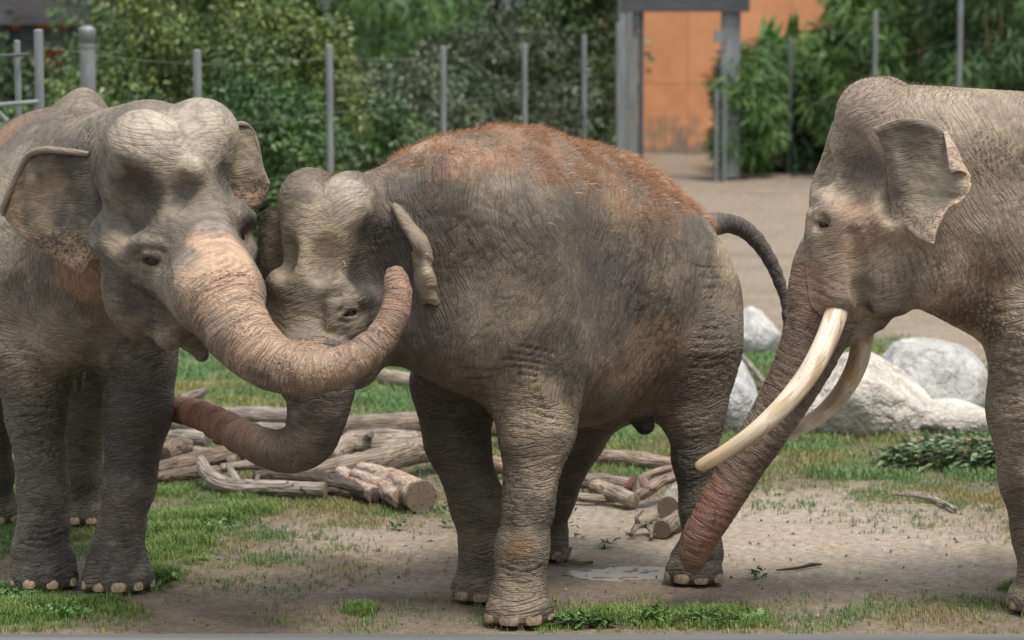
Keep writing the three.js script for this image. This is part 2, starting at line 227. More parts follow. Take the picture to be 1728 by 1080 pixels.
{ // steel gate frame
  const d = 42.6, z = CAMZ - d, X = (px, zz = z) => (px - 864) / FPX * (CAMZ - zz), Y = (py, zz = z) => P(864, py, zz).y, base = V(X(1150), gh(X(1150), z), z), t = thing('gate_frame', base, 'tall grey steel gate frame with an open doorway before the orange wall', 'gate');
  const g0 = gh(base.x, z) - 0.2, lin = Y(20), topY = lin + 0.35;
  const add = (n, m, ...gs) => mesh(n, shift(gs.length > 1 ? mergeGeometries(gs) : gs[0], base), m, t);
  add('jamb', STEEL, bx(X(1058) - X(1043), topY - g0 + 0.3, 0.16, (X(1058) + X(1043)) / 2, (topY + 0.3 + g0) / 2, z), bx(0.05, lin - g0, 0.10, X(1062), (lin + g0) / 2, z + 0.04));
  add('track', STEEL, bx(X(1075) - X(1066), lin - g0, 0.08, X(1070.5), (lin + g0) / 2, z - 0.02));
  add('jamb', STEELD, bx(X(1085) - X(1077), lin - g0, 0.14, X(1081), (lin + g0) / 2, z - 0.05), bx(0.10, 0.22, 0.05, X(1072), lin - 0.13, z + 0.05));
  add('jamb', STEEL, bx(X(1248) - X(1216), topY - Y(300) + 0.3, 0.16, X(1232), (topY + 0.3 + Y(300)) / 2, z - 0.10));
  add('lintel', STEELD, bx(X(1262) - X(1046), 0.36, 0.22, X(1154), lin + 0.18, z - 0.02));
  add('control_box', STEEL, bx(0.17, 0.17, 0.10, X(1212), Y(61), z + 0.10));
  const zl = z + 0.25, l1 = X(1208, zl), l2 = X(1222, zl), yt = Y(150, zl); add('ladder_rail', STEEL, rod(V(l1, g0, zl), V(l1, yt, zl), 0.032)); add('ladder_rail', STEEL, rod(V(l2, g0, zl), V(l2, yt, zl), 0.028));
  for (let i = 0; i < 9; i++) { const y = g0 + 0.3 + i * 0.235; add('rung', STEELD, rod(V(l1, y, zl), V(l2, y, zl), 0.014, 8)); }
}
{ // orange building
  const z = CAMZ - 49.5, X = (px) => (px - 864) / FPX * (CAMZ - z), base = V(4.5, gh(4.5, z), z), t = thing('orange_building', base, 'orange rendered building behind the gate, grey stains low on its wall', 'building');
  const N = 512, tex = (seed) => canvasTex(N, N, (u, v) => { const n = pn(u * 4, v * 3, 4, 3, seed) * 0.5 + pn(u * 9, v * 7, 9, 7, seed + 1) * 0.35 + pn(u * 40, v * 40, 40, 40, seed + 2) * 0.10, drip = pn(u * 26, v * 3, 26, 3, seed + 3), c = [0.835, 0.60, 0.44], k = 1 + 0.10 * n; let s = sst(0.55, 0.10, v + 0.45 * n + 0.18 * drip) * 0.85 + 0.18 * sst(0.15, 0.5, drip) * sst(0.9, 0.2, v); c[0] *= k; c[1] *= k; c[2] *= k; mix3(c, [0.50, 0.47, 0.43], s); return c; }, true);
  const tex0 = canvasTex(256, 256, (u, v) => { const n = pn(u * 4, v * 3, 4, 3, 77) * 0.5 + pn(u * 12, v * 9, 12, 9, 78) * 0.3, k = 1 + 0.09 * n; return [0.835 * k, 0.60 * k, 0.44 * k]; }, true);
  const x0 = X(985), step = X(1159) - x0, y0 = base.y - 0.15, h1 = P(864, 141, z).y - y0;
  for (let i = 0; i < 8; i++) for (let j = 0; j < 3; j++) {
    const g = new THREE.BoxGeometry(step - 0.006, (j ? 2.2 : h1) - 0.008, 0.25); const y = j ? y0 + h1 + (j - 0.5) * 2.2 : y0 + h1 / 2; g.translate(x0 + (i + 0.5) * step, y, z - 0.125);
    const m = new THREE.MeshStandardMaterial({ map: tex(i * 3 + j + 10), roughness: 0.9 }); if (j) m.map = tex0; mesh('wall_panel', shift(g, base), m, t);
  }
  mesh('wall', shift(bx(step * 8, h1 + 4.4, 3, x0 + 4 * step, y0 + h1 / 2 + 2.2, z - 1.78), base), new THREE.MeshStandardMaterial({ color: new THREE.Color().setRGB(0.30, 0.17, 0.10), roughness: 0.9 }), t);
}
{ // open shelter far left
  const z = CAMZ - 47, p = (px, py, zz = z) => P(px, py, zz), base = p(40, 100); base.y = gh(base.x, z); const t = thing('shelter', base, 'grey roofed shelter with an orange back wall at the far left', 'shelter');
  const a = p(-260, 41), b = p(196, 41), mid = (a.x + b.x) / 2, w = b.x - a.x;
  mesh('roof', shift(bx(w, 1.6, 3.0, mid, a.y + 0.8, z - 1.2), base), new THREE.MeshStandardMaterial({ color: new THREE.Color().setRGB(0.15, 0.15, 0.165), map: galv, roughness: 0.7 }), t);
  mesh('wall', shift(bx(w * 0.9, a.y - base.y, 0.2, mid, (a.y + base.y) / 2, z - 2.2), base), new THREE.MeshStandardMaterial({ color: new THREE.Color().setRGB(0.62, 0.26, 0.09), roughness: 0.9 }), t);
  mesh('beam', shift(bx(w, 0.30, 0.2, mid, p(0, 64).y, z - 0.3), base), STEEL, t);
  for (const px of [-120, 6, 48, 130]) mesh('column', shift(bx(0.2, a.y - base.y + 0.2, 0.2, p(px, 60).x, (a.y + base.y) / 2, z), base), STEELD, t);
}
// ------------------------------------------------------------------ bodies: a smooth field of tapered limbs and muscles, meshed
const SS = 26;
class Flesh {
  constructor() { this.d = []; this.tags = []; this.n = 0; }
  add(a, tag) { const s = new Float64Array(SS); s.set(a); this.d.push(s); this.tags.push(tag); this.n++; return this; }
  cone(a, b, ra, rb, k, tag, sub = 0) { const dx = b.x - a.x, dy = b.y - a.y, dz = b.z - a.z; return this.add([0, sub, k, a.x, a.y, a.z, dx, dy, dz, 1 / (dx * dx + dy * dy + dz * dz + 1e-9), ra, rb - ra, Math.max(ra, rb)], tag); }
  chain(pts, k, tag) { for (let i = 0; i + 1 < pts.length; i++) this.cone(pts[i][0], pts[i + 1][0], pts[i][1], pts[i + 1][1], k, typeof tag === 'object' ? { ...tag, s0: pts[i][2] ?? 0, s1: pts[i + 1][2] ?? 1 } : tag); return this; }
  // ax: three unit axes
  ell(c, r, ax, k, tag, sub = 0) { const a = [1, sub, k, c.x, c.y, c.z]; for (let i = 0; i < 3; i++) a.push(ax[i].x / r[i], ax[i].y / r[i], ax[i].z / r[i]); a.push(1 / r[0], 1 / r[1], 1 / r[2]); return this.add(a, tag, Math.max(...r)); }
  one(s, x, y, z) {
    if (s[0] === 0) {
      const px = x - s[3], py = y - s[4], pz = z - s[5]; let t = (px * s[6] + py * s[7] + pz * s[8]) * s[9]; t = t < 0 ? 0 : t > 1 ? 1 : t;
      const qx = px - s[6] * t, qy = py - s[7] * t, qz = pz - s[8] * t; return Math.sqrt(qx * qx + qy * qy + qz * qz) - s[10] - s[11] * t;
    }
    const px = x - s[3], py = y - s[4], pz = z - s[5];
    const a = s[6] * px + s[7] * py + s[8] * pz, b = s[9] * px + s[10] * py + s[11] * pz, c = s[12] * px + s[13] * py + s[14] * pz;
    const k0 = Math.sqrt(a * a + b * b + c * c), A = a * s[15], B = b * s[16], C = c * s[17], k1 = Math.sqrt(A * A + B * B + C * C);
    return k1 < 1e-9 ? -1 / Math.max(s[15], s[16], s[17]) : k0 * (k0 - 1) / k1;
  }
  field(list, x, y, z) {
    let d = 9;
    for (let i = 0; i < list.length; i++) {
      const s = list[i], k = s[2];
      if (s[1]) { const e = -this.one(s, x, y, z), h = k - Math.abs(d - e); d = Math.max(d, e); if (h > 0) d += h * h / (4 * k); }
      else { const e = this.one(s, x, y, z), h = k - Math.abs(d - e); d = Math.min(d, e); if (h > 0) d -= h * h / (4 * k); }
    }
    if (this.floor !== undefined) { const e = this.floor - y, k = 0.03, h = k - Math.abs(d - e); d = Math.max(d, e); if (h > 0) d += h * h / (4 * k); }
    return d;
  }
  cull(cx, cy, cz, R) {
    let dm = 9; for (const s of this.d) if (!s[1]) { const e = this.one(s, cx, cy, cz); if (e < dm) dm = e; }
    return this.d.filter(s => { const e = this.one(s, cx, cy, cz); return s[1] ? e < R * 1.6 + s[2] : e - R * 1.6 < dm + R * 1.6 + s[2] + 0.02; });
  }
  mesh(h, lo, hi) {
    const B = 10, nx = Math.ceil((hi.x - lo.x) / h / B) * B + 1, ny = Math.ceil((hi.y - lo.y) / h / B) * B + 1, nz = Math.ceil((hi.z - lo.z) / h / B) * B + 1;
    const F = new Float32Array(nx * ny * nz).fill(NaN), R = B * h * 0.87, act = [];
    const at = (i, j, k) => (k * ny + j) * nx + i;
    for (let bk = 0; bk < nz - 1; bk += B) for (let bj = 0; bj < ny - 1; bj += B) for (let bi = 0; bi < nx - 1; bi += B) {
      const cx = lo.x + (bi + B / 2) * h, cy = lo.y + (bj + B / 2) * h, cz = lo.z + (bk + B / 2) * h;
      const list = this.cull(cx, cy, cz, R), d = this.field(list, cx, cy, cz);
      if (Math.abs(d) > R * 1.5 + 0.06) continue;
      act.push([bi, bj, bk]);
      for (let k = bk; k <= bk + B; k++) for (let j = bj; j <= bj + B; j++) for (let i = bi; i <= bi + B; i++) { const q = at(i, j, k); if (F[q] !== F[q]) F[q] = this.field(list, lo.x + i * h, lo.y + j * h, lo.z + k * h); }
    }
    const vid = new Int32Array(nx * ny * nz).fill(-1), pos = [], idx = [];
    for (const [bi, bj, bk] of act) for (let k = bk; k < bk + B; k++) for (let j = bj; j < bj + B; j++) for (let i = bi; i < bi + B; i++) {
      let m = 0, sx = 0, sy = 0, sz = 0, c = 0;
      const f = [F[at(i, j, k)], F[at(i + 1, j, k)], F[at(i, j + 1, k)], F[at(i + 1, j + 1, k)], F[at(i, j, k + 1)], F[at(i + 1, j, k + 1)], F[at(i, j + 1, k + 1)], F[at(i + 1, j + 1, k + 1)]];
      for (let q = 0; q < 8; q++) if (f[q] < 0) m++;
      if (m === 0 || m === 8) continue;
      for (let q = 0; q < 8; q++) for (let b = 0; b < 3; b++) { const w = q | 1 << b; if (w === q) continue; const a = f[q], e = f[w]; if (a < 0 === e < 0) continue; const t = a / (a - e); sx += (q & 1) + (b === 0 ? t : 0); sy += (q >> 1 & 1) + (b === 1 ? t : 0); sz += (q >> 2 & 1) + (b === 2 ? t : 0); c++; }
      vid[at(i, j, k)] = pos.length / 3; pos.push(lo.x + (i + sx / c) * h, lo.y + (j + sy / c) * h, lo.z + (k + sz / c) * h);
    }
    const quad = (a, b, c, d, flip) => { if (a < 0 || b < 0 || c < 0 || d < 0) return; flip ? idx.push(a, c, b, a, d, c) : idx.push(a, b, c, a, c, d); };
    for (const [bi, bj, bk] of act) for (let k = bk; k < bk + B; k++) for (let j = bj; j < bj + B; j++) for (let i = bi; i < bi + B; i++) {
      const q = at(i, j, k), f = F[q] < 0;
      if (j > 0 && k > 0 && f !== (F[at(i + 1, j, k)] < 0)) quad(vid[at(i, j - 1, k - 1)], vid[at(i, j, k - 1)], vid[q], vid[at(i, j - 1, k)], !f);
      if (i > 0 && k > 0 && f !== (F[at(i, j + 1, k)] < 0)) quad(vid[at(i - 1, j, k - 1)], vid[at(i - 1, j, k)], vid[q], vid[at(i, j, k - 1)], !f);
      if (i > 0 && j > 0 && f !== (F[at(i, j, k + 1)] < 0)) quad(vid[at(i - 1, j - 1, k)], vid[at(i, j - 1, k)], vid[q], vid[at(i - 1, j, k)], !f);
    }
    return { pos: new Float32Array(pos), idx: new Uint32Array(idx) };
  }
}
function vnormals(pos, idx) {
  const n = new Float32Array(pos.length);
  for (let t = 0; t < idx.length; t += 3) {
    const a = idx[t] * 3, b = idx[t + 1] * 3, c = idx[t + 2] * 3;
    const ux = pos[b] - pos[a], uy = pos[b + 1] - pos[a + 1], uz = pos[b + 2] - pos[a + 2], vx = pos[c] - pos[a], vy = pos[c + 1] - pos[a + 1], vz = pos[c + 2] - pos[a + 2];
    const x = uy * vz - uz * vy, y = uz * vx - ux * vz, z = ux * vy - uy * vx;
    for (const q of [a, b, c]) { n[q] += x; n[q + 1] += y; n[q + 2] += z; }
  }
  for (let i = 0; i < n.length; i += 3) { const l = Math.hypot(n[i], n[i + 1], n[i + 2]) || 1; n[i] /= l; n[i + 1] /= l; n[i + 2] /= l; }
  return n;
}
// pos / normals / colours / triangles -> geometry with box-mapped uv in metres (vertices doubled where the box side or the region changes).
// map: { reg, axes, s, rel, ax } lets regions turn their uv so that v runs across the skin's folds
function boxGeo(pos, nor, col, idx, map) {
  const seen = new Map(), P2 = [], N2 = [], C2 = [], U2 = [], I2 = new Uint32Array(idx.length), NR = map ? map.axes.length + 2 : 1;
  for (let t = 0; t < idx.length; t += 3) {
    let x = 0, y = 0, z = 0; for (let q = 0; q < 3; q++) { const i = idx[t + q] * 3; x += nor[i]; y += nor[i + 1]; z += nor[i + 2]; }
    const ax = Math.abs(x) > Math.abs(y) * 1.1 && Math.abs(x) > Math.abs(z) * 1.1 ? 0 : Math.abs(y) > Math.abs(z) * 1.25 ? 1 : 2;
    const rg = map ? map.reg[idx[t]] : 0;
    for (let q = 0; q < 3; q++) {
      const v = idx[t + q], key = (v * 3 + ax) * NR + rg; let id = seen.get(key);
      if (id === undefined) {
        id = P2.length / 3; seen.set(key, id); const i = v * 3, px = pos[i], py = pos[i + 1], pz = pos[i + 2];
        P2.push(px, py, pz); N2.push(nor[i], nor[i + 1], nor[i + 2]); if (col) C2.push(col[i], col[i + 1], col[i + 2]);
        let a = ax === 0 ? pz : px, b = ax === 1 ? pz : py;
        if (map && rg === 1) { const tx = map.ax[i], ty = map.ax[i + 1], tz = map.ax[i + 2]; let wx = ax === 1 ? tz : ax === 2 ? ty : 0, wy = ax === 0 ? tz : ax === 2 ? -tx : 0, wz = ax === 0 ? -ty : ax === 1 ? -tx : 0; const l = Math.hypot(wx, wy, wz) || 1; a = (map.rel[i] * wx + map.rel[i + 1] * wy + map.rel[i + 2] * wz) / l + ax * 0.37; b = map.s[v]; }
        else if (map && rg > 1) { const A = map.axes[rg - 2]; let p = ax === 0 ? A.z : A.x, r = ax === 1 ? A.z : A.y; const l = Math.hypot(p, r) || 1, k = A.k || 1; p /= l; r /= l; const u = (a * r - b * p) * k, w = (a * p + b * r) * k; a = u; b = w; }
        U2.push(a, b);
      }
      I2[t + q] = id;
    }
  }
  const g = new THREE.BufferGeometry(); if (map) { const slot = (t) => { const r = map.reg[idx[t]]; return r === 0 ? 0 : r === 1 ? 1 : map.axes[r - 2].k < 1 ? 2 : 3; }, J = new Uint32Array(I2.length); let at = 0; for (let m = 0; m < 4; m++) { const b = at; for (let t = 0; t < I2.length; t += 3) if (slot(t) === m) { J[at++] = I2[t]; J[at++] = I2[t + 1]; J[at++] = I2[t + 2]; } if (at > b) g.addGroup(b, at - b, m); } I2.set(J); }
  g.setAttribute('position', new THREE.Float32BufferAttribute(P2, 3)); g.setAttribute('normal', new THREE.Float32BufferAttribute(N2, 3)); g.setAttribute('uv', new THREE.Float32BufferAttribute(U2, 2));
  if (col) g.setAttribute('color', new THREE.Float32BufferAttribute(C2, 3));
  g.setIndex(new THREE.BufferAttribute(I2, 1)); return g;
}
// ------------------------------------------------------------------ timber, boulders, sticks
const woodTex = (() => {
  const N = 512, f = (u, v) => 0.5 + 0.30 * pn(u * 5, v * 40, 5, 40, 4) + 0.22 * pn(u * 12 , v * 90, 12, 90, 7) + 0.2 * pn(u * 6, v * 9, 6, 9, 8), crack = (u, v) => { const n = Math.abs(pn(u * 4 + 0.3 * pn(u * 9, v * 9, 9, 9, 1), v * 22, 4, 22, 12)); return n < 0.07 ? 1 - n / 0.07 : 0; };
  const o = { map: canvasTex(N, N, (u, v) => { const q = (0.55 + 0.5 * f(u, v)) * (1 - 0.6 * crack(u, v)); return [q, q * 0.985, q * 0.96]; }, true), bump: canvasTex(N, N, (u, v) => { const q = f(u, v) * (1 - 0.8 * crack(u, v)); return [q, q, q]; }) };
  o.map.repeat.set(1.2, 2.6); o.bump.repeat.set(1.2, 2.6); return o;
})();
const ringTex = canvasTex(256, 256, (u, v) => { const x = u - 0.5, y = v - 0.5, d = Math.hypot(x, y) * (1 + 0.12 * noise(x * 5, y * 5, 2)), a = Math.atan2(y, x), ck = Math.abs(noise(a * 2.2, d * 2, 7)) < 0.03 && d > 0.06 ? 0.6 : 1, q = (0.72 + 0.2 * Math.sin(d * 130) + 0.12 * noise(x * 30, y * 30, 1)) * ck; return [q, q * 0.97, q * 0.92]; }, true);
const WOODS = { tan: [0.37, 0.32, 0.27], grey: [0.42, 0.39, 0.355], pale: [0.50, 0.44, 0.37], brown: [0.27, 0.215, 0.175], dark: [0.13, 0.105, 0.088], pink: [0.47, 0.375, 0.31], red: [0.20, 0.10, 0.065] }, WMAT = {};
for (const k in WOODS) WMAT[k] = new THREE.MeshStandardMaterial({ color: new THREE.Color().setRGB(...WOODS[k]), map: woodTex.map, bumpMap: woodTex.bump, bumpScale: 0.012, roughness: 0.9 });
{ const N = 512, f = (u, v) => 0.5 + 0.5 * pn(u * 7, v * 7, 7, 7, 40) + 0.3 * pn(u * 22, v * 22, 22, 22, 41), t = canvasTex(N, N, (u, v) => { const q = f(u, v), c = [0.70, 0.62, 0.55]; mix3(c, [0.80, 0.77, 0.72], sst(0.5, 0.8, q)); mix3(c, [0.58, 0.44, 0.34], sst(0.4, 0.15, q)); mix3(c, [0.42, 0.40, 0.40], sst(0.2, 0.4, pn(u * 5, v * 9, 5, 9, 44)) * 0.8); const k = 0.9 + 0.14 * pn(u * 60, v * 60, 60, 60, 45); return c.map(x => x * k); }, true); t.repeat.set(2.2, 2.2); WMAT.bark = new THREE.MeshStandardMaterial({ map: t, bumpMap: woodTex.bump, bumpScale: 0.008, roughness: 0.9 }); }
const CUT = new THREE.MeshStandardMaterial({ color: new THREE.Color().setRGB(0.33, 0.285, 0.24), map: ringTex, roughness: 0.9 });
let logSeed = 3;
function log(name, label, wood, paths, o = {}) { // paths: lists of [px, py, height of centre, radius]; the first is the stem, the others its forks
  const base = G(paths[0][0][0], paths[0][0][1]), seed = logSeed++ * 7.3; base.y = 0;
  const t = thing(name, base, label, o.cat || 'log', o.group);
  paths.forEach((path, pi) => {
    const pts = path.map(([px, py, h, r]) => { const p = G(px, py, h); p.y += gh(p.x, p.z) + 0.008 - 0.35 * sst(-11, -30, p.z) * 0; return [p, r]; });
    const R = pts[0][1], g = tube(pts, Math.max(14, path.length * 12), 18, (s, a) => 1 + 0.22 * noise(Math.cos(a) * 1.1 + seed, Math.sin(a) * 1.1, s * 4 + seed) + 0.10 * noise(Math.cos(a) * 3 + seed, Math.sin(a) * 3, s * 14) + 0.05 * noise(Math.cos(a) * 7, Math.sin(a) * 7, s * 30 + seed));
    mesh(pi ? 'fork' : 'stem', shift(g, base), WMAT[wood], t);
    if (!pi) for (const end of o.cut || []) {
      const [p, r] = pts[end ? pts.length - 1 : 0], q = pts[end ? pts.length - 2 : 1][0], d = p.clone().sub(q).normalize(), c = new THREE.CylinderGeometry(r * 1.0, r * 1.02, 0.012, 28);
      const P3 = c.attributes.position; for (let i = 0; i < P3.count; i++) { const a = Math.atan2(P3.getZ(i), P3.getX(i)), k = 1 + 0.10 * noise(Math.cos(a) * 1.3 + seed, Math.sin(a) * 1.3, 5); P3.setX(i, P3.getX(i) * k); P3.setZ(i, P3.getZ(i) * k); }
      c.applyQuaternion(new THREE.Quaternion().setFromUnitVectors(V(0, 1, 0), d)); c.translate(p.x + d.x * 0.006, p.y + d.y * 0.006, p.z + d.z * 0.006); mesh('cut_face', shift(c, base), CUT, t);
    }
  });
  return t;
}
const PILE = 'logs of the timber pile behind the elephants';
const L1 = (label, wood, paths, o = {}) => log('log', label, wood, paths, { group: PILE, ...o });
L1('long grey log at the back of the pile, left of the hanging trunk', 'grey', [[[372, 698, 0.10, 0.045], [430, 700, 0.11, 0.055], [500, 702, 0.11, 0.058], [570, 706, 0.10, 0.05]]]);
L1('thick tan log at the back of the pile, running behind the front legs', 'tan', [[[545, 724, 0.16, 0.07], [640, 716, 0.17, 0.078], [715, 716, 0.17, 0.078], [790, 716, 0.16, 0.075], [862, 724, 0.14, 0.06]]]);
L1('grey log showing in the bend of the hanging trunk', 'grey', [[[415, 722, 0.16, 0.035], [480, 726, 0.15, 0.045], [560, 738, 0.12, 0.045]]]);
L1('heavy brown log slanting up to the right toward the front legs', 'tan', [[[505, 806, 0.08, 0.06], [560, 796, 0.10, 0.078], [620, 782, 0.14, 0.088], [690, 764, 0.15, 0.085], [770, 756, 0.14, 0.075]]]);
L1('pale split log with a knot, behind the heavy brown log', 'pale', [[[555, 772, 0.12, 0.05], [590, 752, 0.15, 0.075], [640, 750, 0.17, 0.070], [700, 742, 0.16, 0.05]], [[618, 742, 0.20, 0.028], [626, 733, 0.26, 0.022]]]);
L1('short sawn log in front of the pile, smaller of the two with pale cut ends', 'bark', [[[570, 796, 0.10, 0.055], [600, 815, 0.075, 0.058], [634, 836, 0.06, 0.055]]], { cut: [1] });
L1('stout sawn log with blotched bark and a pale cut end facing right', 'bark', [[[612, 798, 0.13, 0.075], [660, 815, 0.11, 0.088], [710, 838, 0.095, 0.098]], [[600, 802, 0.12, 0.05], [640, 822, 0.09, 0.06], [676, 842, 0.07, 0.058]]], { cut: [1] });
L1('bent grey branch with an upright stub lying on the grass', 'grey', [[[338, 776, 0.16, 0.030], [352, 802, 0.09, 0.045], [385, 820, 0.055, 0.052], [460, 825, 0.055, 0.052], [546, 828, 0.055, 0.052]], [[402, 818, 0.07, 0.035], [392, 800, 0.12, 0.026], [384, 784, 0.17, 0.014]], [[432, 820, 0.06, 0.02], [436, 800, 0.13, 0.012]]], { cut: [1] });
L1('dark rotten log behind the bent grey branch', 'dark', [[[430, 806, 0.07, 0.045], [510, 806, 0.08, 0.055], [570, 818, 0.07, 0.055], [640, 840, 0.05, 0.04]]]);
L1('brown log at the left end of the pile beside the leg', 'brown', [[[240, 800, 0.06, 0.045], [290, 788, 0.07, 0.06], [340, 776, 0.09, 0.062], [410, 760, 0.12, 0.055]]]);
L1('weathered log near the left leg, above the brown log', 'grey', [[[250, 744, 0.12, 0.04], [300, 736, 0.16, 0.05], [350, 742, 0.15, 0.052]]]);
L1('broken reddish chunk of wood at the left of the pile', 'brown', [[[276, 768, 0.13, 0.055], [300, 756, 0.15, 0.07], [325, 758, 0.14, 0.055]]]);
L1('thin grey log under the pile beside the left leg', 'tan', [[[258, 768, 0.08, 0.04], [330, 764, 0.09, 0.045], [400, 780, 0.07, 0.04]]]);
L1('pale stub poking up behind the left end of the pile', 'grey', [[[312, 676, 0.06, 0.05], [330, 668, 0.10, 0.042], [350, 658, 0.14, 0.022]]]);
L1('bleached log seen between the two front legs, upper', 'pale', [[[770, 706, 0.24, 0.05], [812, 694, 0.27, 0.062], [850, 684, 0.28, 0.055]]]);
L1('tan log seen between the two front legs, lower', 'pink', [[[780, 782, 0.08, 0.05], [830, 783, 0.08, 0.052], [880, 790, 0.07, 0.045]]]);
L1('thin log at ankle height between the two front legs', 'brown', [[[790, 830, 0.05, 0.04], [850, 828, 0.05, 0.042], [900, 835, 0.05, 0.035]]]);
L1('long pinkish log behind the hind legs on the far grass', 'pink', [[[960, 768, 0.06, 0.042], [1040, 770, 0.06, 0.048], [1100, 780, 0.06, 0.05], [1160, 790, 0.06, 0.045]]]);
L1('short thick log among the small branches behind the belly', 'tan', [[[960, 812, 0.07, 0.042], [1020, 812, 0.07, 0.046], [1068, 818, 0.06, 0.044]]], { cut: [1] });
L1('sawn piece of pale wood slanting down among the small branches', 'pale', [[[1000, 818, 0.10, 0.042], [1035, 832, 0.07, 0.050], [1070, 846, 0.05, 0.046]]], { cut: [0] });
L1('thin peeled pole lying in front of the small branches', 'pale', [[[955, 838, 0.04, 0.026], [1000, 842, 0.035, 0.028], [1040, 842, 0.03, 0.022]]]);
L1('forked brown branch leaning beside the hind leg', 'pink', [[[1070, 842, 0.05, 0.030], [1092, 828, 0.10, 0.040], [1115, 812, 0.14, 0.036], [1150, 800, 0.14, 0.03]], [[1092, 826, 0.11, 0.030], [1085, 808, 0.17, 0.026], [1110, 796, 0.20, 0.022], [1135, 790, 0.20, 0.018]]]);
L1('short red brown splinter of wood among the small branches', 'red', [[[1042, 828, 0.06, 0.02], [1060, 820, 0.09, 0.026], [1072, 800, 0.15, 0.012]]]);
L1('grey sawn log end facing forward beside the hind leg, upper', 'grey', [[[1128, 858, 0.095, 0.066], [1142, 838, 0.095, 0.068], [1160, 815, 0.09, 0.06]]], { cut: [0] });
L1('small log with a dark cut end beside the hind leg, lower', 'tan', [[[1118, 892, 0.052, 0.050], [1140, 880, 0.052, 0.052], [1170, 862, 0.05, 0.045]]], { cut: [0] });
L1('pale log lying farther back behind the first grass', 'pale', [[[600, 625, 0.06, 0.05], [680, 640, 0.07, 0.06], [720, 645, 0.06, 0.05]]]);
L1('dark log on the sand between the two heads', 'dark', [[[430, 508, 0.09, 0.07], [455, 512, 0.10, 0.08], [490, 516, 0.10, 0.07]]]);
L1('grey log at the left of the pile, behind the weathered log', 'grey', [[[262, 712, 0.10, 0.045], [310, 716, 0.13, 0.05], [362, 722, 0.12, 0.042]]]);
L1('tan log lying across the middle of the pile under the hanging trunk', 'tan', [[[366, 742, 0.13, 0.04], [420, 752, 0.13, 0.055], [490, 770, 0.12, 0.06], [545, 790, 0.09, 0.05]]]);
L1('slim pale log beside the bent grey branch', 'pale', [[[372, 790, 0.09, 0.026], [430, 786, 0.10, 0.030], [500, 794, 0.08, 0.026]]]);
L1('grey log at the back of the pile above the split log', 'grey', [[[585, 738, 0.12, 0.04], [650, 735, 0.13, 0.048], [720, 738, 0.12, 0.04]]]);
L1('dark log low at the left of the pile in the grass', 'brown', [[[262, 806, 0.04, 0.03], [320, 800, 0.05, 0.04], [372, 796, 0.05, 0.034]]]);
L1('brown log under the sawn logs', 'brown', [[[560, 826, 0.04, 0.04], [620, 836, 0.04, 0.045], [690, 848, 0.035, 0.035]]]);
log('driftwood_root', 'twisted pale root lying on the dirt before the small logs', 'pale', [[[1064, 902, 0.02, 0.014], [1076, 886, 0.06, 0.022], [1092, 884, 0.05, 0.026], [1106, 896, 0.02, 0.014]], [[1080, 886, 0.06, 0.016], [1074, 872, 0.11, 0.012], [1084, 862, 0.13, 0.008]], [[1094, 886, 0.05, 0.016], [1100, 900, 0.015, 0.012], [1098, 908, 0.01, 0.008]], [[1085, 884, 0.06, 0.014], [1105, 876, 0.08, 0.010], [1118, 880, 0.05, 0.006]]], { cat: 'root' });
const ST = (label, wood, paths) => log('stick', label, wood, paths, { cat: 'stick', group: 'sticks lying on the ground' });
ST('thick pale stick lying on the grass before the boulders', 'pink', [[[1534, 744, 0.03, 0.028], [1590, 743, 0.03, 0.026], [1640, 745, 0.03, 0.02], [1700, 743, 0.03, 0.018]]]);
ST('grey forked stick on the dirt at the edge of the right grass', 'grey', [[[1508, 834, 0.02, 0.007], [1550, 838, 0.02, 0.010], [1584, 846, 0.02, 0.014], [1612, 860, 0.02, 0.013]], [[1584, 846, 0.02, 0.012], [1576, 838, 0.03, 0.008]], [[1578, 843, 0.02, 0.010], [1592, 852, 0.02, 0.010]]]);
ST('dark thin stick on the bare dirt right of the trunk tip', 'dark', [[[1310, 962, 0.008, 0.004], [1345, 958, 0.01, 0.008], [1370, 953, 0.012, 0.010], [1386, 951, 0.01, 0.006]]]);
ST('brown twig upright beside the far hind foot', 'brown', [[[940, 948, 0.015, 0.012], [955, 938, 0.04, 0.016], [964, 924, 0.08, 0.006]]]);
ST('thin brown stick on the dirt right of the far hind foot', 'brown', [[[950, 946, 0.01, 0.008], [975, 950, 0.01, 0.012], [1000, 948, 0.01, 0.008]]]);
ST('pair of thin striped branches leaning by the grey boulder, upper', 'grey', [[[1240, 590, 0.20, 0.02], [1262, 612, 0.12, 0.022], [1290, 645, 0.03, 0.018]]]);
ST('pair of thin striped branches leaning by the grey boulder, lower', 'dark', [[[1236, 604, 0.16, 0.016], [1258, 625, 0.09, 0.02], [1280, 655, 0.03, 0.016]]]);
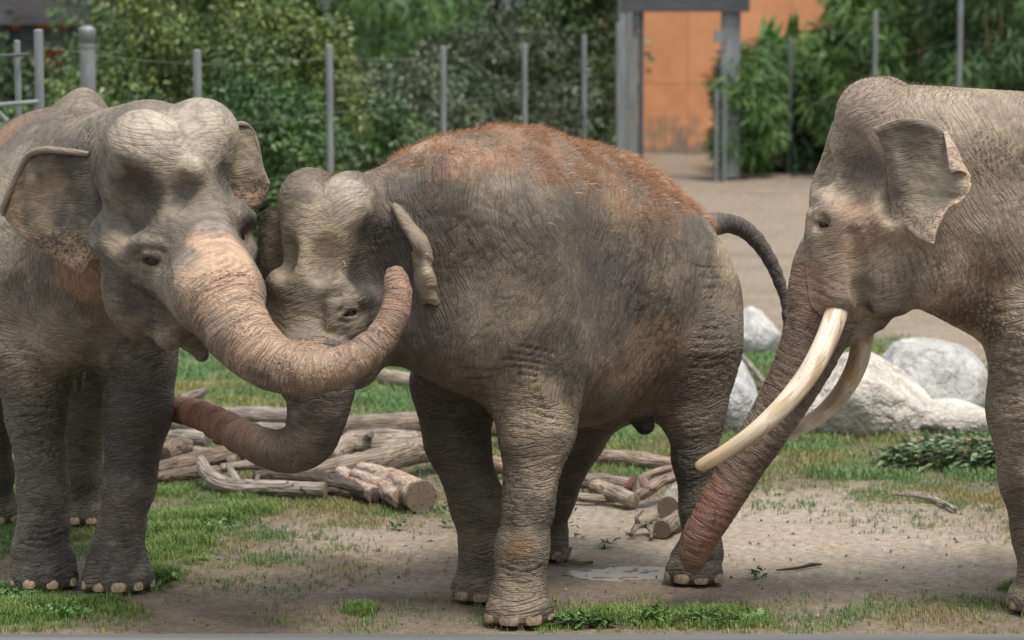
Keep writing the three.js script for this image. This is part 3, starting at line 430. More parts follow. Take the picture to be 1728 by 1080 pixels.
// boulders: a lump cut by planes
const rockTex = canvasTex(512, 512, (u, v) => { const q = 0.86 + 0.08 * pn(u * 8, v * 8, 8, 8, 2) + 0.06 * pn(u * 30, v * 30, 30, 30, 3) + 0.09 * pn(u * 110, v * 110, 110, 110, 4); return [q, q, q]; }, true), rockBump = canvasTex(512, 512, (u, v) => { const q = 0.5 + 0.3 * pn(u * 12, v * 12, 12, 12, 5) + 0.2 * pn(u * 50, v * 50, 50, 50, 6) - (Math.abs(pn(u * 5, v * 5, 5, 5, 9)) < 0.03 ? 0.25 : 0); return [q, q, q]; });
const ROCK = new THREE.MeshStandardMaterial({ vertexColors: true, map: rockTex, bumpMap: rockBump, bumpScale: 0.016, roughness: 0.9 });
function boulder(label, px, py, rx, ry, rz, tone, seed, o = {}) { // px, py: middle of the foot of the near side
  const r = rng(seed), c = G(px, py); c.z -= rz * 0.75; c.y = gh(c.x, c.z); const g0 = new THREE.IcosahedronGeometry(1, 42), p = g0.attributes.position, key = new Map(), pos = [], idx = [], planes = [];
  for (let i = 0; i < 16; i++) { const d = V(r() * 2 - 1, r() * 1.5 - 0.35, r() * 2 - 1).normalize(); planes.push([d, 0.80 + 0.22 * r()]); }
  for (const d of o.planes || []) planes.push([V(d[0], d[1], d[2]).normalize(), d[3]]);
  for (let i = 0; i < p.count; i++) { const k = `${p.getX(i).toFixed(4)},${p.getY(i).toFixed(4)},${p.getZ(i).toFixed(4)}`; let id = key.get(k); if (id === undefined) { id = pos.length / 3; key.set(k, id); pos.push(p.getX(i), p.getY(i), p.getZ(i)); } idx.push(id); }
  const P3 = new Float32Array(pos), col = new Float32Array(pos.length);
  for (let i = 0; i < P3.length; i += 3) {
    const d = V(P3[i], P3[i + 1], P3[i + 2]); let t = 1.02; for (const [n, w] of planes) { const q = d.dot(n); if (q > 0.05) { const e = w / q, h = Math.max(0, 0.10 - Math.abs(t - e)); t = Math.min(t, e) - h * h / 0.40; } }
    t += 0.05 * fbm(d.x * 2.5 + seed, d.y * 2.5, d.z * 2.5, 4) + 0.018 * fbm(d.x * 7, d.y * 7 + seed, d.z * 7, 3);
    const ck = Math.abs(noise(d.x * 2.2 + seed, d.y * 2.2, d.z * 2.2)); if (ck < 0.035) t -= 0.02 * (1 - ck / 0.035);
    P3[i] = d.x * t * rx; P3[i + 1] = (d.y * t * 0.75 + 0.42) * ry; P3[i + 2] = d.z * t * rz;
    const m = sst(-0.3, 0.4, fbm(d.x * 3, d.y * 3 + seed, d.z * 3, 4)), k = [lerp(tone[0][0], tone[1][0], m), lerp(tone[0][1], tone[1][1], m), lerp(tone[0][2], tone[1][2], m)];
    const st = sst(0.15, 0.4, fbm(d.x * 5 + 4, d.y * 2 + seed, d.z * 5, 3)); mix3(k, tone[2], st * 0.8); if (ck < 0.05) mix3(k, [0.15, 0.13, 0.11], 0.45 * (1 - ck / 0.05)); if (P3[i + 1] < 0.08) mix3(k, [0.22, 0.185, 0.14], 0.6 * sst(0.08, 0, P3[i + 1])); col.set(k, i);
  }
  const I3 = new Uint32Array(idx), t = thing('boulder', c, label, 'boulder', 'boulders behind the elephants');
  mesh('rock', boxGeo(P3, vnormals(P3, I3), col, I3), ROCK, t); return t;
}
const GREYR = [[0.437, 0.445, 0.445], [0.571, 0.58, 0.571], [0.302, 0.31, 0.31]], CREAM = [[0.588, 0.563, 0.512], [0.689, 0.672, 0.63], [0.475, 0.389, 0.288]], WHITE = [[0.571, 0.58, 0.588], [0.689, 0.697, 0.697], [0.396, 0.403, 0.41]];
boulder('cream white boulder with tan stains, largest at the front of the group', 1462, 738, 0.52, 0.52, 0.45, CREAM, 5, { planes: [[0.75, 0.75, 0.3, 0.62], [-0.8, 0.55, 0.3, 0.66]] });
boulder('grey rounded boulder behind the cream boulder, nearest the right elephant', 1572, 714, 0.46, 0.52, 0.45, GREYR, 8, { planes: [[0, 1, 0.1, 0.86]] });
boulder('low pale boulder at the foot of the grey rounded boulder', 1606, 734, 0.34, 0.22, 0.25, CREAM, 14);
boulder('flat grey boulder left of the cream boulder, seen past the tusks', 1395, 715, 0.24, 0.42, 0.35, GREYR, 17);
boulder('grey boulder with brown streaks behind the hind leg', 1238, 730, 0.24, 0.46, 0.35, [[0.48, 0.50, 0.52], [0.62, 0.64, 0.65], [0.46, 0.37, 0.28]], 19, { planes: [[0.9, 0.6, 0.2, 0.7]] });
boulder('white boulder on the sand under the tail', 1276, 598, 0.24, 0.34, 0.35, WHITE, 23, { planes: [[0.7, 0.8, 0.2, 0.7]] });
// ------------------------------------------------------------------ shrubs, trees, bamboo
function leafGeo(L, W, bend, k = 2) { // pointed leaf along +z folded a little on its midrib
  const P3 = [], I3 = []; for (let i = 0; i <= k + 1; i++) { const t = i / (k + 1), w = W * Math.sin(Math.PI * Math.pow(t, 0.75)) * 0.5, y = -bend * L * t * t; if (i === 0 || i === k + 1) P3.push(0, y, t * L, 0, y, t * L, 0, y, t * L); else P3.push(-w, y + w * 0.3, t * L, 0, y, t * L, w, y + w * 0.3, t * L); }
  for (let i = 0; i <= k; i++) { const a = i * 3, b = a + 3; if (i > 0) { I3.push(a, a + 1, b + 1, a + 1, a + 2, b + 1); } if (i < k) { I3.push(a + 1, b + 1, b, a + 1, b + 2, b + 1); } if (i > 0 && i < k) { I3.push(a, b + 1, b, a + 2, b + 2, b + 1); } }
  const g = new THREE.BufferGeometry(); g.setAttribute('position', new THREE.Float32BufferAttribute(P3, 3)); g.setIndex(I3); g.computeVertexNormals(); return g;
}
const LEAF = new THREE.MeshStandardMaterial({ color: 0xffffff, roughness: 0.42, side: THREE.DoubleSide }), LEAFM = new THREE.MeshStandardMaterial({ color: 0xffffff, roughness: 0.75, side: THREE.DoubleSide });
const BARK = new THREE.MeshStandardMaterial({ color: new THREE.Color().setRGB(0.10, 0.08, 0.06), map: woodTex.map, roughness: 0.95 });
const LG = { oval: leafGeo(0.072, 0.036, 0.15), small: leafGeo(0.05, 0.026, 0.1), long: leafGeo(0.15, 0.020, 0.35), needle: leafGeo(0.11, 0.008, 0.3, 1), blade: leafGeo(0.9, 0.055, 0.35, 4), broad: leafGeo(0.9, 0.20, 0.12, 4) };
// o: { kind, n, leaf, size, cols: [dark, mid, light], droop, clump }
function plant(name, label, cat, px, d, rx, h, rz, o, group) {
  const z = CAMZ - d, x = (px - 864) / FPX * d, base = V(x, gh(x, z), z), r = rng(o.seed), t = thing(name, base, label, cat, group), clumps = [];
  for (let i = 0; i < o.clumps; i++) { // clumps of leaves along the limbs, dense at the outside
    const a = r() * 6.283, u = Math.pow(r(), 0.5), y = o.low + (1 - o.low) * Math.pow(r(), 0.85), env = Math.sqrt(Math.max(0.05, 1 - Math.pow(Math.abs(y - 0.42) / 0.62, 2.4)));
    clumps.push([Math.cos(a) * rx * u * env, y * h, Math.sin(a) * rz * u * env, (0.55 + 0.7 * r()) * o.cr, r()]);
  }
  const I = new THREE.InstancedMesh(LG[o.leaf], o.matte ? LEAFM : LEAF, o.n), m4 = new THREE.Matrix4(), q = new THREE.Quaternion(), q2 = new THREE.Quaternion(), c = new THREE.Color(), Z = V(0, 0, 1);
  for (let i = 0; i < o.n; i++) {
    const [cx, cy, cz, cr, tone] = clumps[Math.floor(r() * clumps.length)], dir = V(r() * 2 - 1, r() * 2 - 1, r() * 2 - 1).normalize(), k = Math.pow(r(), 0.45) * cr, p = V(cx + dir.x * k, Math.max(0.02, cy + dir.y * k * 0.85), cz + dir.z * k);
    const face = dir.clone().multiplyScalar(0.8).add(V((r() - 0.5) * 1.3, (r() - 0.5) * 1.1 - (o.droop ?? 0.25), (r() - 0.5) * 1.3)).normalize();
    q.setFromUnitVectors(Z, face); q2.setFromAxisAngle(Z, (r() - 0.5) * 2.4); q.multiply(q2); const s = o.size * (0.6 + 0.7 * r());
    m4.compose(p, q, V(s, s, s)); I.setMatrixAt(i, m4);
    const w = clamp(tone * 0.6 + 0.5 * r() - 0.1 + (o.tip ?? 0) * (p.y / h - 0.6)), cc = w < 0.5 ? o.cols[0].map((v, j) => lerp(v, o.cols[1][j], w * 2)) : o.cols[1].map((v, j) => lerp(v, o.cols[2][j], w * 2 - 1)); const b = 0.8 + 0.4 * r();  // upper leaves yellower and paler, sunlit tops put into the leaf colour
    I.setColorAt(i, c.setRGB(cc[0] * b, cc[1] * b, cc[2] * b));
  }
  I.name = 'foliage'; I.userData.kind = 'stuff'; I.castShadow = I.receiveShadow = true; t.add(I);
  const stems = []; for (let i = 0; i < (o.stems ?? 6); i++) { const [cx, cy, cz] = clumps[Math.floor(r() * clumps.length)], b = V((r() - 0.5) * rx * 0.5, -0.1, (r() - 0.5) * rz * 0.5), w = o.stemR ?? 0.03; stems.push(tube([[b, w], [V(lerp(b.x, cx, 0.35) + (r() - 0.5) * 0.2, cy * 0.45, lerp(b.z, cz, 0.35)), w * 0.7], [V(cx, cy, cz), w * 0.25]], 10, 7)); }
  mesh(o.stemName || 'stem', mergeGeometries(stems), o.bark || BARK, t); return t;
}
const OLIVE = [[0.0425, 0.078, 0.0198], [0.0992, 0.163, 0.0369], [0.2197, 0.2621, 0.0638]], GREEN = [[0.0301, 0.0684, 0.0247], [0.0616, 0.1368, 0.0411], [0.13, 0.2258, 0.0684]], SAGE = [[0.0391, 0.0618, 0.0334], [0.0831, 0.118, 0.066], [0.1564, 0.2023, 0.1188]], FEATHER = [[0.0466, 0.1087, 0.031], [0.101, 0.2096, 0.0559], [0.1863, 0.326, 0.0931]], DARK = [[0.0178, 0.0381, 0.0139], [0.0381, 0.0762, 0.0254], [0.0699, 0.1207, 0.0381]], BAMB = [[0.0457, 0.1144, 0.0305], [0.0991, 0.2058, 0.0548], [0.2287, 0.3278, 0.0839]];
const SH = 'shrubs growing behind the fence';
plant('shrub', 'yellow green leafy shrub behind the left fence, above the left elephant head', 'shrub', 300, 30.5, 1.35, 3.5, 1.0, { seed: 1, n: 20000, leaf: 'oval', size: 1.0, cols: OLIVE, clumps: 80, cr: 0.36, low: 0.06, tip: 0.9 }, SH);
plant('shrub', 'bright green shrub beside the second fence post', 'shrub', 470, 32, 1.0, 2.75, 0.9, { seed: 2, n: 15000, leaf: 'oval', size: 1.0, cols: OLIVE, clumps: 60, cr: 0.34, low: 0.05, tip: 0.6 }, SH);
plant('shrub', 'dark leafy shrub at the left edge behind the pipe railing', 'shrub', 60, 28, 1.2, 1.75, 0.9, { seed: 3, n: 15000, leaf: 'oval', size: 1.05, cols: GREEN, clumps: 60, cr: 0.38, low: 0.05, tip: 0.3 }, SH);
plant('shrub', 'low glossy green shrub behind the gap between the two heads', 'shrub', 440, 29.6, 1.0, 2.0, 0.7, { seed: 4, n: 13000, leaf: 'oval', size: 1.0, cols: GREEN, clumps: 60, cr: 0.30, low: 0.05 }, SH);
plant('shrub', 'low dark shrub under the yellow green shrub', 'shrub', 215, 29, 1.1, 1.9, 0.7, { seed: 5, n: 12000, leaf: 'oval', size: 1.0, cols: GREEN, clumps: 55, cr: 0.30, low: 0.05 }, SH);
plant('shrub', 'grey green shrub behind the third and fourth fence posts', 'shrub', 660, 35.5, 1.35, 2.0, 1.0, { seed: 6, n: 18000, leaf: 'small', size: 1.35, cols: SAGE, clumps: 75, cr: 0.36, low: 0.05 }, SH);
plant('shrub', 'low green shrub under the grey green shrub, above the red haired back', 'shrub', 620, 33.5, 1.0, 1.6, 0.6, { seed: 7, n: 10000, leaf: 'small', size: 1.3, cols: GREEN, clumps: 50, cr: 0.30, low: 0.05 }, SH);
plant('shrub', 'grey green shrub behind the fifth and sixth fence posts', 'shrub', 850, 40.5, 1.5, 2.4, 1.0, { seed: 8, n: 17000, leaf: 'small', size: 1.55, cols: [[0.032, 0.05, 0.03], [0.07, 0.095, 0.055], [0.14, 0.165, 0.11]], clumps: 75, cr: 0.38, low: 0.05 }, SH);
plant('shrub', 'tall green shrub against the gate frame', 'shrub', 980, 44, 0.85, 3.3, 0.8, { seed: 9, n: 14000, leaf: 'small', size: 1.7, cols: [[0.03, 0.055, 0.022], [0.06, 0.105, 0.036], [0.115, 0.165, 0.06]], clumps: 65, cr: 0.36, low: 0.04, tip: 0.3 }, SH);
plant('shrub', 'dark shrub low beside the gate frame', 'shrub', 760, 38.5, 1.2, 1.8, 0.7, { seed: 10, n: 10000, leaf: 'small', size: 1.4, cols: DARK, clumps: 50, cr: 0.32, low: 0.04 }, SH);
const TR = 'trees behind the shrubs';
const tree = (label, px, d, rx, h, rz, o) => plant('tree', label, 'tree', px, d, rx, h, rz, { stemName: 'trunk', stemR: 0.09, stems: 7, ...o }, TR);
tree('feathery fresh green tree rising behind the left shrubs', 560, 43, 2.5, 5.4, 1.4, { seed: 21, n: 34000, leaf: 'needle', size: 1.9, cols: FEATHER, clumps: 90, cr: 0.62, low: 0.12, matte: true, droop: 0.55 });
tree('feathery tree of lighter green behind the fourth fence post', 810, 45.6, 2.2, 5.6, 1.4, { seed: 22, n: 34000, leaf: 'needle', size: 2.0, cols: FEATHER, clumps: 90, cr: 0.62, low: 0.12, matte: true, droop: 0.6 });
tree('dark tree filling the gap behind the feathery trees', 680, 56, 4.4, 7.2, 1.6, { seed: 23, n: 24000, leaf: 'oval', size: 2.4, cols: DARK, clumps: 130, cr: 0.75, low: 0.02 });
tree('dark green tree behind the left shrubs by the shelter', 380, 43, 2.0, 6.0, 1.5, { seed: 24, n: 24000, leaf: 'oval', size: 1.7, cols: GREEN, clumps: 110, cr: 0.55, low: 0.02 });
tree('open branched tree with loose leaves before the shelter', 195, 36, 1.0, 4.6, 1.0, { seed: 25, n: 4200, leaf: 'oval', size: 1.25, cols: GREEN, clumps: 45, cr: 0.42, low: 0.10, stemR: 0.035 });
tree('dark tree behind the gate end of the hedge', 955, 48.0, 1.0, 6.2, 0.8, { seed: 26, n: 20000, leaf: 'small', size: 2.8, cols: GREEN, clumps: 90, cr: 0.6, low: 0.03 });
tree('dark tree far left behind the railing', 20, 40, 2.2, 1.9, 1.2, { seed: 27, n: 14000, leaf: 'oval', size: 1.6, cols: DARK, clumps: 80, cr: 0.5, low: 0.02 });
const BB = 'bamboo behind the right fence';
const CANE = new THREE.MeshStandardMaterial({ color: new THREE.Color().setRGB(0.30, 0.24, 0.13), roughness: 0.7 });
const bamboo = (label, px, d, rx, h, rz, o) => plant('bamboo', label, 'bamboo', px, d, rx, h, rz, { leaf: 'long', stemName: 'cane', bark: CANE, stemR: 0.022, stems: 16, droop: 0.5, low: 0.18, cols: BAMB, ...o }, BB);
bamboo('bamboo clump leaning over the gate ladder', 1258, 42.9, 0.56, 1.85, 0.35, { seed: 31, n: 12000, size: 1.2, clumps: 85, cr: 0.22, low: 0.16, stems: 5, stemR: 0.012 });
bamboo('bamboo clump filling the space between the ladder and the first right post', 1298, 45.2, 0.60, 1.95, 0.5, { seed: 40, n: 10000, size: 1.3, clumps: 60, cr: 0.28 });
bamboo('bamboo clump behind the first post right of the gate', 1350, 45.5, 0.65, 1.95, 0.6, { seed: 32, n: 11000, size: 1.35, clumps: 60, cr: 0.32, tip: 0.5 });
bamboo('tall bamboo clump rising between the second and third right posts', 1445, 43.5, 0.62, 2.75, 0.6, { seed: 33, n: 14000, size: 1.3, clumps: 75, cr: 0.34 });
bamboo('bamboo clump with yellow leaves behind the right elephant crown', 1550, 42, 0.80, 3.3, 0.6, { seed: 34, n: 12000, size: 1.3, clumps: 65, cr: 0.34, tip: 0.4 });
bamboo('dark bamboo clump at the right edge', 1680, 41, 0.95, 4.0, 0.7, { seed: 35, n: 14000, size: 1.25, clumps: 75, cr: 0.36, cols: GREEN });
tree('dark tree at the right edge behind the bamboo', 1710, 47, 2.1, 5.6, 1.2, { seed: 36, n: 22000, leaf: 'oval', size: 2.0, cols: DARK, clumps: 110, cr: 0.55, low: 0.02 });
tree('dark tree behind the middle of the bamboo', 1560, 47.8, 0.95, 4.6, 0.5, { seed: 37, n: 12000, leaf: 'oval', size: 2.0, cols: DARK, clumps: 60, cr: 0.5, low: 0.02 });
plant('shrub', 'dense low shrub at the foot of the bamboo by the gate', 'shrub', 1265, 44.6, 0.42, 1.15, 0.35, { seed: 38, n: 6000, leaf: 'small', size: 1.7, cols: GREEN, clumps: 40, cr: 0.24, low: 0.03 }, SH);
plant('shrub', 'dark shrub low between the bamboo and the right elephant', 'shrub', 1380, 44.5, 0.6, 1.2, 0.35, { seed: 39, n: 7000, leaf: 'long', size: 1.4, cols: DARK, clumps: 40, cr: 0.28, low: 0.03 }, SH);
// fan of long blades
function bladePlant(label, px, d, n, size, lean, cols, seed, leaf = 'blade', up = 0.8) {
  const z = CAMZ - d, x = (px - 864) / FPX * d, base = V(x, gh(x, z), z), t = thing('fan_plant', base, label, 'plant'), r = rng(seed);
  const mats = cols.map(c => new THREE.MeshStandardMaterial({ color: new THREE.Color().setRGB(...c), roughness: 0.5, side: THREE.DoubleSide }));
  for (let i = 0; i < n; i++) { const a = r() * 6.283, e = V(Math.cos(a) * lean, up * (0.5 + 0.7 * r()), Math.sin(a) * lean).normalize(), m = mesh('leaf', LG[leaf], mats[Math.floor(r() * mats.length)], t); m.quaternion.setFromUnitVectors(V(0, 0, 1), e); const s = size * (0.7 + 0.5 * r()); m.scale.set(s, s, s); m.position.set((r() - 0.5) * 0.15, 0.05, (r() - 0.5) * 0.15); }
  return t;
}
bladePlant('fan palm with long drooping blades at the foot of the bamboo', 1385, 43.6, 26, 1.0, 0.9, [[0.05, 0.12, 0.05], [0.08, 0.16, 0.07], [0.10, 0.17, 0.05]], 41, 'blade', 0.7);
bladePlant('fan palm beside the first right post', 1345, 43.4, 18, 0.8, 1.0, [[0.05, 0.12, 0.05], [0.11, 0.19, 0.10]], 42, 'blade', 0.6);
for (const [px, d, py, seed, label] of [[1287, 46.5, 38, 43, 'young banana leaf standing above the bamboo, nearer the gate'], [1331, 46.8, 28, 44, 'young banana leaf standing above the bamboo, farther from the gate']]) { // two banana plants
  const z = CAMZ - d, x = (px - 864) / FPX * d, base = V(x, gh(x, z), z), top = P(px, py, z).y - base.y, t = thing('banana_plant', base, label, 'plant'), r = rng(seed), m = new THREE.MeshStandardMaterial({ color: new THREE.Color().setRGB(0.10, 0.22, 0.06), roughness: 0.45, side: THREE.DoubleSide });
  mesh('stem', tube([[V(0, -0.1, 0), 0.07], [V(0.02, top * 0.5, 0), 0.05], [V(0, top - 0.35, 0), 0.03]], 10, 10), m, t);
  for (let i = 0; i < 4; i++) { const e = V((r() - 0.5) * 0.9, i ? 0.8 : 2.4, (r() - 0.5) * 0.9).normalize(), l = mesh('leaf', LG.broad, m, t); l.quaternion.setFromUnitVectors(V(0, 0, 1), e); l.position.set(0, top - 0.55 - (i ? 0.5 * r() : 0), 0); const s = i ? 0.9 : 0.75; l.scale.set(s, s, s); }
}
// cut leafy branches thrown down as fodder
function fodder(label, px, py, len, wid, n, dirx, cols, seed, leaf, size) {
  const c = G(px, py); c.y = gh(c.x, c.z); const t = thing('leafy_branch', c, label, 'branch'), r = rng(seed), m4 = new THREE.Matrix4(), q = new THREE.Quaternion(), col = new THREE.Color();
  const I = new THREE.InstancedMesh(LG[leaf], LEAF, n);
  for (let i = 0; i < n; i++) { const u = r() * 2 - 1, v = (r() + r() - 1), p = V(u * len, 0.02 + (0.16 * (1 - u * u) * r() + 0.03 * r()) * (wid / 0.25), v * wid * (1 - 0.5 * u * u)); q.setFromUnitVectors(V(0, 0, 1), V(dirx + (r() - 0.5) * 1.6, (r() - 0.35) * 0.9, (r() - 0.5) * 1.6).normalize()); const s = size * (0.6 + 0.8 * r()); m4.compose(p, q, V(s, s, s)); I.setMatrixAt(i, m4); const w = r(), b = 0.7 + 0.6 * r(); I.setColorAt(i, col.setRGB(lerp(cols[0][0], cols[1][0], w) * b, lerp(cols[0][1], cols[1][1], w) * b, lerp(cols[0][2], cols[1][2], w) * b)); }
  I.name = 'foliage'; I.userData.kind = 'stuff'; I.castShadow = I.receiveShadow = true; t.add(I);
  mesh('stem', mergeGeometries([0, 1, 2].map(k => tube([[V(-dirx * len * 1.15, 0.02, (k - 1) * wid * 0.2), 0.008 * Math.min(1, len * 2.2)], [V(0, (0.05 + 0.03 * k) * Math.min(1, wid * 3.5), (k - 1) * wid * 0.4), 0.006], [V(dirx * len * 0.9, 0.04, (k - 1) * wid * 0.8), 0.004]], 12, 7))), BARK, t);
}
fodder('cut leafy branch lying on the grass before the right elephant leg', 1610, 788, 0.46, 0.28, 800, -1, [[0.09, 0.16, 0.07], [0.22, 0.30, 0.17]], 51, 'small', 1.3);
fodder('cut leafy branch lying at the near kerb below the belly', 1150, 1052, 0.26, 0.07, 130, 1, [[0.08, 0.17, 0.05], [0.16, 0.27, 0.09]], 52, 'small', 0.9);
fodder('small leafy sprig beside the near front foot', 985, 1056, 0.16, 0.06, 260, -1, [[0.05, 0.13, 0.035], [0.12, 0.22, 0.06]], 53, 'small', 0.75);
for (const [px, py, h, seed, label] of [[966, 906, 0.16, 61, 'small green weed behind the near front leg'], [760, 888, 0.14, 62, 'small green weed beside the far front leg'], [672, 892, 0.05, 63, 'tiny green weed on the dirt left of the far front leg'], [1278, 974, 0.05, 64, 'tiny green weed on the dirt right of the trunk tip'], [1021, 921, 0.03, 65, 'tiny green weed near the puddle']]) {
  const c = G(px, py); c.y = gh(c.x, c.z); const t = thing('weed', c, label, 'weed'), r = rng(seed), m = new THREE.MeshStandardMaterial({ color: new THREE.Color().setRGB(0.07, 0.18, 0.04), roughness: 0.5, side: THREE.DoubleSide });
  const gs = []; for (let i = 0; i < 26; i++) { const g = LG.small.clone(), s = 0.5 + 0.5 * r(), a = r() * 6.283; g.scale(s, s, s); g.applyQuaternion(new THREE.Quaternion().setFromUnitVectors(V(0, 0, 1), V(Math.cos(a), (r() - 0.2), Math.sin(a)).normalize())); g.translate((r() - 0.5) * 0.09, h * r(), (r() - 0.5) * 0.06); gs.push(g); }
  mesh('foliage', mergeGeometries(gs), m, t);
}
{ // broad-leaved weeds among the lush grass
  const r = rng(71), gs = []; for (let i = 0; i < 9; i++) { const g = LG.small.clone(), s = 0.5 + 0.5 * r(), a = r() * 6.283; g.scale(s, s, s); g.applyQuaternion(new THREE.Quaternion().setFromUnitVectors(V(0, 0, 1), V(Math.cos(a), 0.1 + 0.7 * r(), Math.sin(a)).normalize())); g.translate((r() - 0.5) * 0.06, 0.05 * r(), (r() - 0.5) * 0.06); gs.push(g); }
  scatter('ground_cover', mergeGeometries(gs), LEAF, 1700, [-3.2, 1.5, -3.5, 1.2], (x, z) => { const d = blobs(x, z, PATHS.lush, 0.6); return d * d * patchy(x, z, 2.6, 0.0, 0.3); }, (q, x, z, d) => ({ s: 0.4 + 0.4 * q(), c: gcol(q, [0.06, 0.16, 0.03], [0.12, 0.24, 0.05]) }), 72, 'broad leaved green weeds among the grass beside the feet');
}
for (const [x0, z0, x1, z1, seed, label] of [[-8.6, -30, -30, -6, 81, 'far hedge of dark trees carrying on past the shelter on the left'], [9.6, -29, 30, -8, 82, 'far hedge of dark trees carrying on past the bamboo on the right']]) {
  const n = 26000, I = new THREE.InstancedMesh(LG.oval, LEAF, n), r = rng(seed), m4 = new THREE.Matrix4(), q = new THREE.Quaternion(), c = new THREE.Color();
  for (let i = 0; i < n; i++) {
    const t = r(), lump = Math.floor(t * 26), h = 4.6 + 1.8 * noise(lump * 1.7, seed, 2), y = h * Math.pow(r(), 0.8), w = 1.0 * Math.sqrt(Math.max(0.05, 1 - Math.pow(Math.abs(y / h - 0.4) / 0.65, 2))), a = r() * 6.283, k = w * Math.pow(r(), 0.4);
    q.setFromUnitVectors(V(0, 0, 1), V(Math.cos(a) + (r() - 0.5), (r() - 0.6), Math.sin(a) + (r() - 0.5)).normalize()); const s = 2.6 * (0.6 + 0.7 * r());
    m4.compose(V(lerp(x0, x1, t) + Math.cos(a) * k, y + 0.1, lerp(z0, z1, t) + Math.sin(a) * k), q, V(s, s, s)); I.setMatrixAt(i, m4); const b = 0.7 + 0.6 * r(), d = GREEN[r() < 0.5 ? 0 : 1]; I.setColorAt(i, c.setRGB(d[0] * b, d[1] * b, d[2] * b));
  }
  I.name = numbered('treeline'); I.castShadow = I.receiveShadow = true; scene.add(I); tag(I, label, null, null, 'stuff');
}
// ------------------------------------------------------------------ elephant kit
const hide = (() => { // a tile of creased hide 0.75 m wide: long folds across v, a lozenge net, fine cells
  const N = 1024, H = new Float32Array(N * N), D = new Float32Array(N * N), line = (n, k) => { const t = 1 - Math.abs(n) * k; return t > 0 ? t : 0; };
  for (let j = 0; j < N; j++) for (let i = 0; i < N; i++) {
    const u = i / N, v = j / N, w = pn(u * 4, v * 5, 4, 5, 3), w2 = pn(u * 9, v * 13, 9, 13, 8), str = clamp(0.55 + 1.1 * pn(u * 3, v * 4, 3, 4, 21));
    const a = line(pn(u * 4 + w * 0.4, v * 24 + 0.7 * Math.sin(6.283 * u + 1) + w * 0.9, 4, 24, 1), 5.0), b = line(pn(u * 6 + w2 * 0.3, v * 36 - 1.0 * Math.sin(6.283 * u + 2) + w2 * 0.7, 6, 36, 5), 4.6);
    const c = line(pn(u * 18 + w, v * 64 + 1.5 * w2, 18, 64, 9), 4.2), [p, q] = cells((u + 0.010 * w2 + 1) % 1, (v + 0.01 * w + 1) % 1, 80, 3);
    const f = Math.max(a * (0.35 + 0.65 * str), b * 0.85 * (1.15 - str * 0.5), c * 0.55);
    H[j * N + i] = clamp((1 - Math.pow(clamp(f), 1.2) * 0.85) * (0.78 + 0.22 * clamp((q - p) * 2.5)));
    const [e] = cells((u + 0.012 * w2 + 1) % 1, (v + 0.012 * w + 1) % 1, 44, 77); D[j * N + i] = sst(0.30, 0.14, e + 0.35 * pn(u * 7, v * 7, 7, 7, 31) + 0.1);
  }
  const at = (A, u, v) => A[Math.floor(v * N) * N + Math.floor(u * N)], grit = (u, v) => 0.035 * pn(u * 200, v * 200, 200, 200, 2);
  const mk = (lo, dots) => canvasTex(N, N, (u, v) => { const g = (lo + (0.98 - lo) * at(H, u, v) + grit(u, v)) * (1 - dots * at(D, u, v)); return [g, g * (0.995 - dots * 0.02 * at(D, u, v)), g * 0.985]; }, true);  // creases darkened in the colour map to stand in for their shade
  const o = { bump: canvasTex(N, N, (u, v) => { const h = at(H, u, v); return [h, h, h]; }), hard: mk(0.62, 0), soft: mk(0.80, 0), mid: mk(0.70, 0), dots: mk(0.62, 0.24) };
  for (const q in o) o[q].repeat.set(1.34, 1.34);
  return o;
})();
const skinMat = (map, bump) => new THREE.MeshStandardMaterial({ vertexColors: true, map, bumpMap: hide.bump, bumpScale: bump, roughness: 0.68 });
const SKIN = skinMat(hide.soft, 0.0028), SKIN_LEG = skinMat(hide.hard, 0.0075), SKIN_TORSO = skinMat(hide.mid, 0.0038), SKIN_TRUNK = skinMat(hide.hard, 0.0060), SKIN_DOTS = skinMat(hide.dots, 0.0060);
const EYE = new THREE.MeshPhysicalMaterial({ color: new THREE.Color().setRGB(0.018, 0.010, 0.006), roughness: 0.16, clearcoat: 0.25, clearcoatRoughness: 0.2 });
const nailTex = canvasTex(128, 128, (u, v) => { const n = (0.72 + 0.16 * pn(u * 9, v * 6, 9, 6, 3) + 0.10 * pn(u * 24, v * 16, 24, 16, 5)) * (1 - 0.45 * sst(0.52, 0.78, v)); return [n, n * 0.93, n * 0.84]; }, true);
const nailMat = (r, g, b) => new THREE.MeshStandardMaterial({ color: new THREE.Color().setRGB(r, g, b), map: nailTex, roughness: 0.6 });

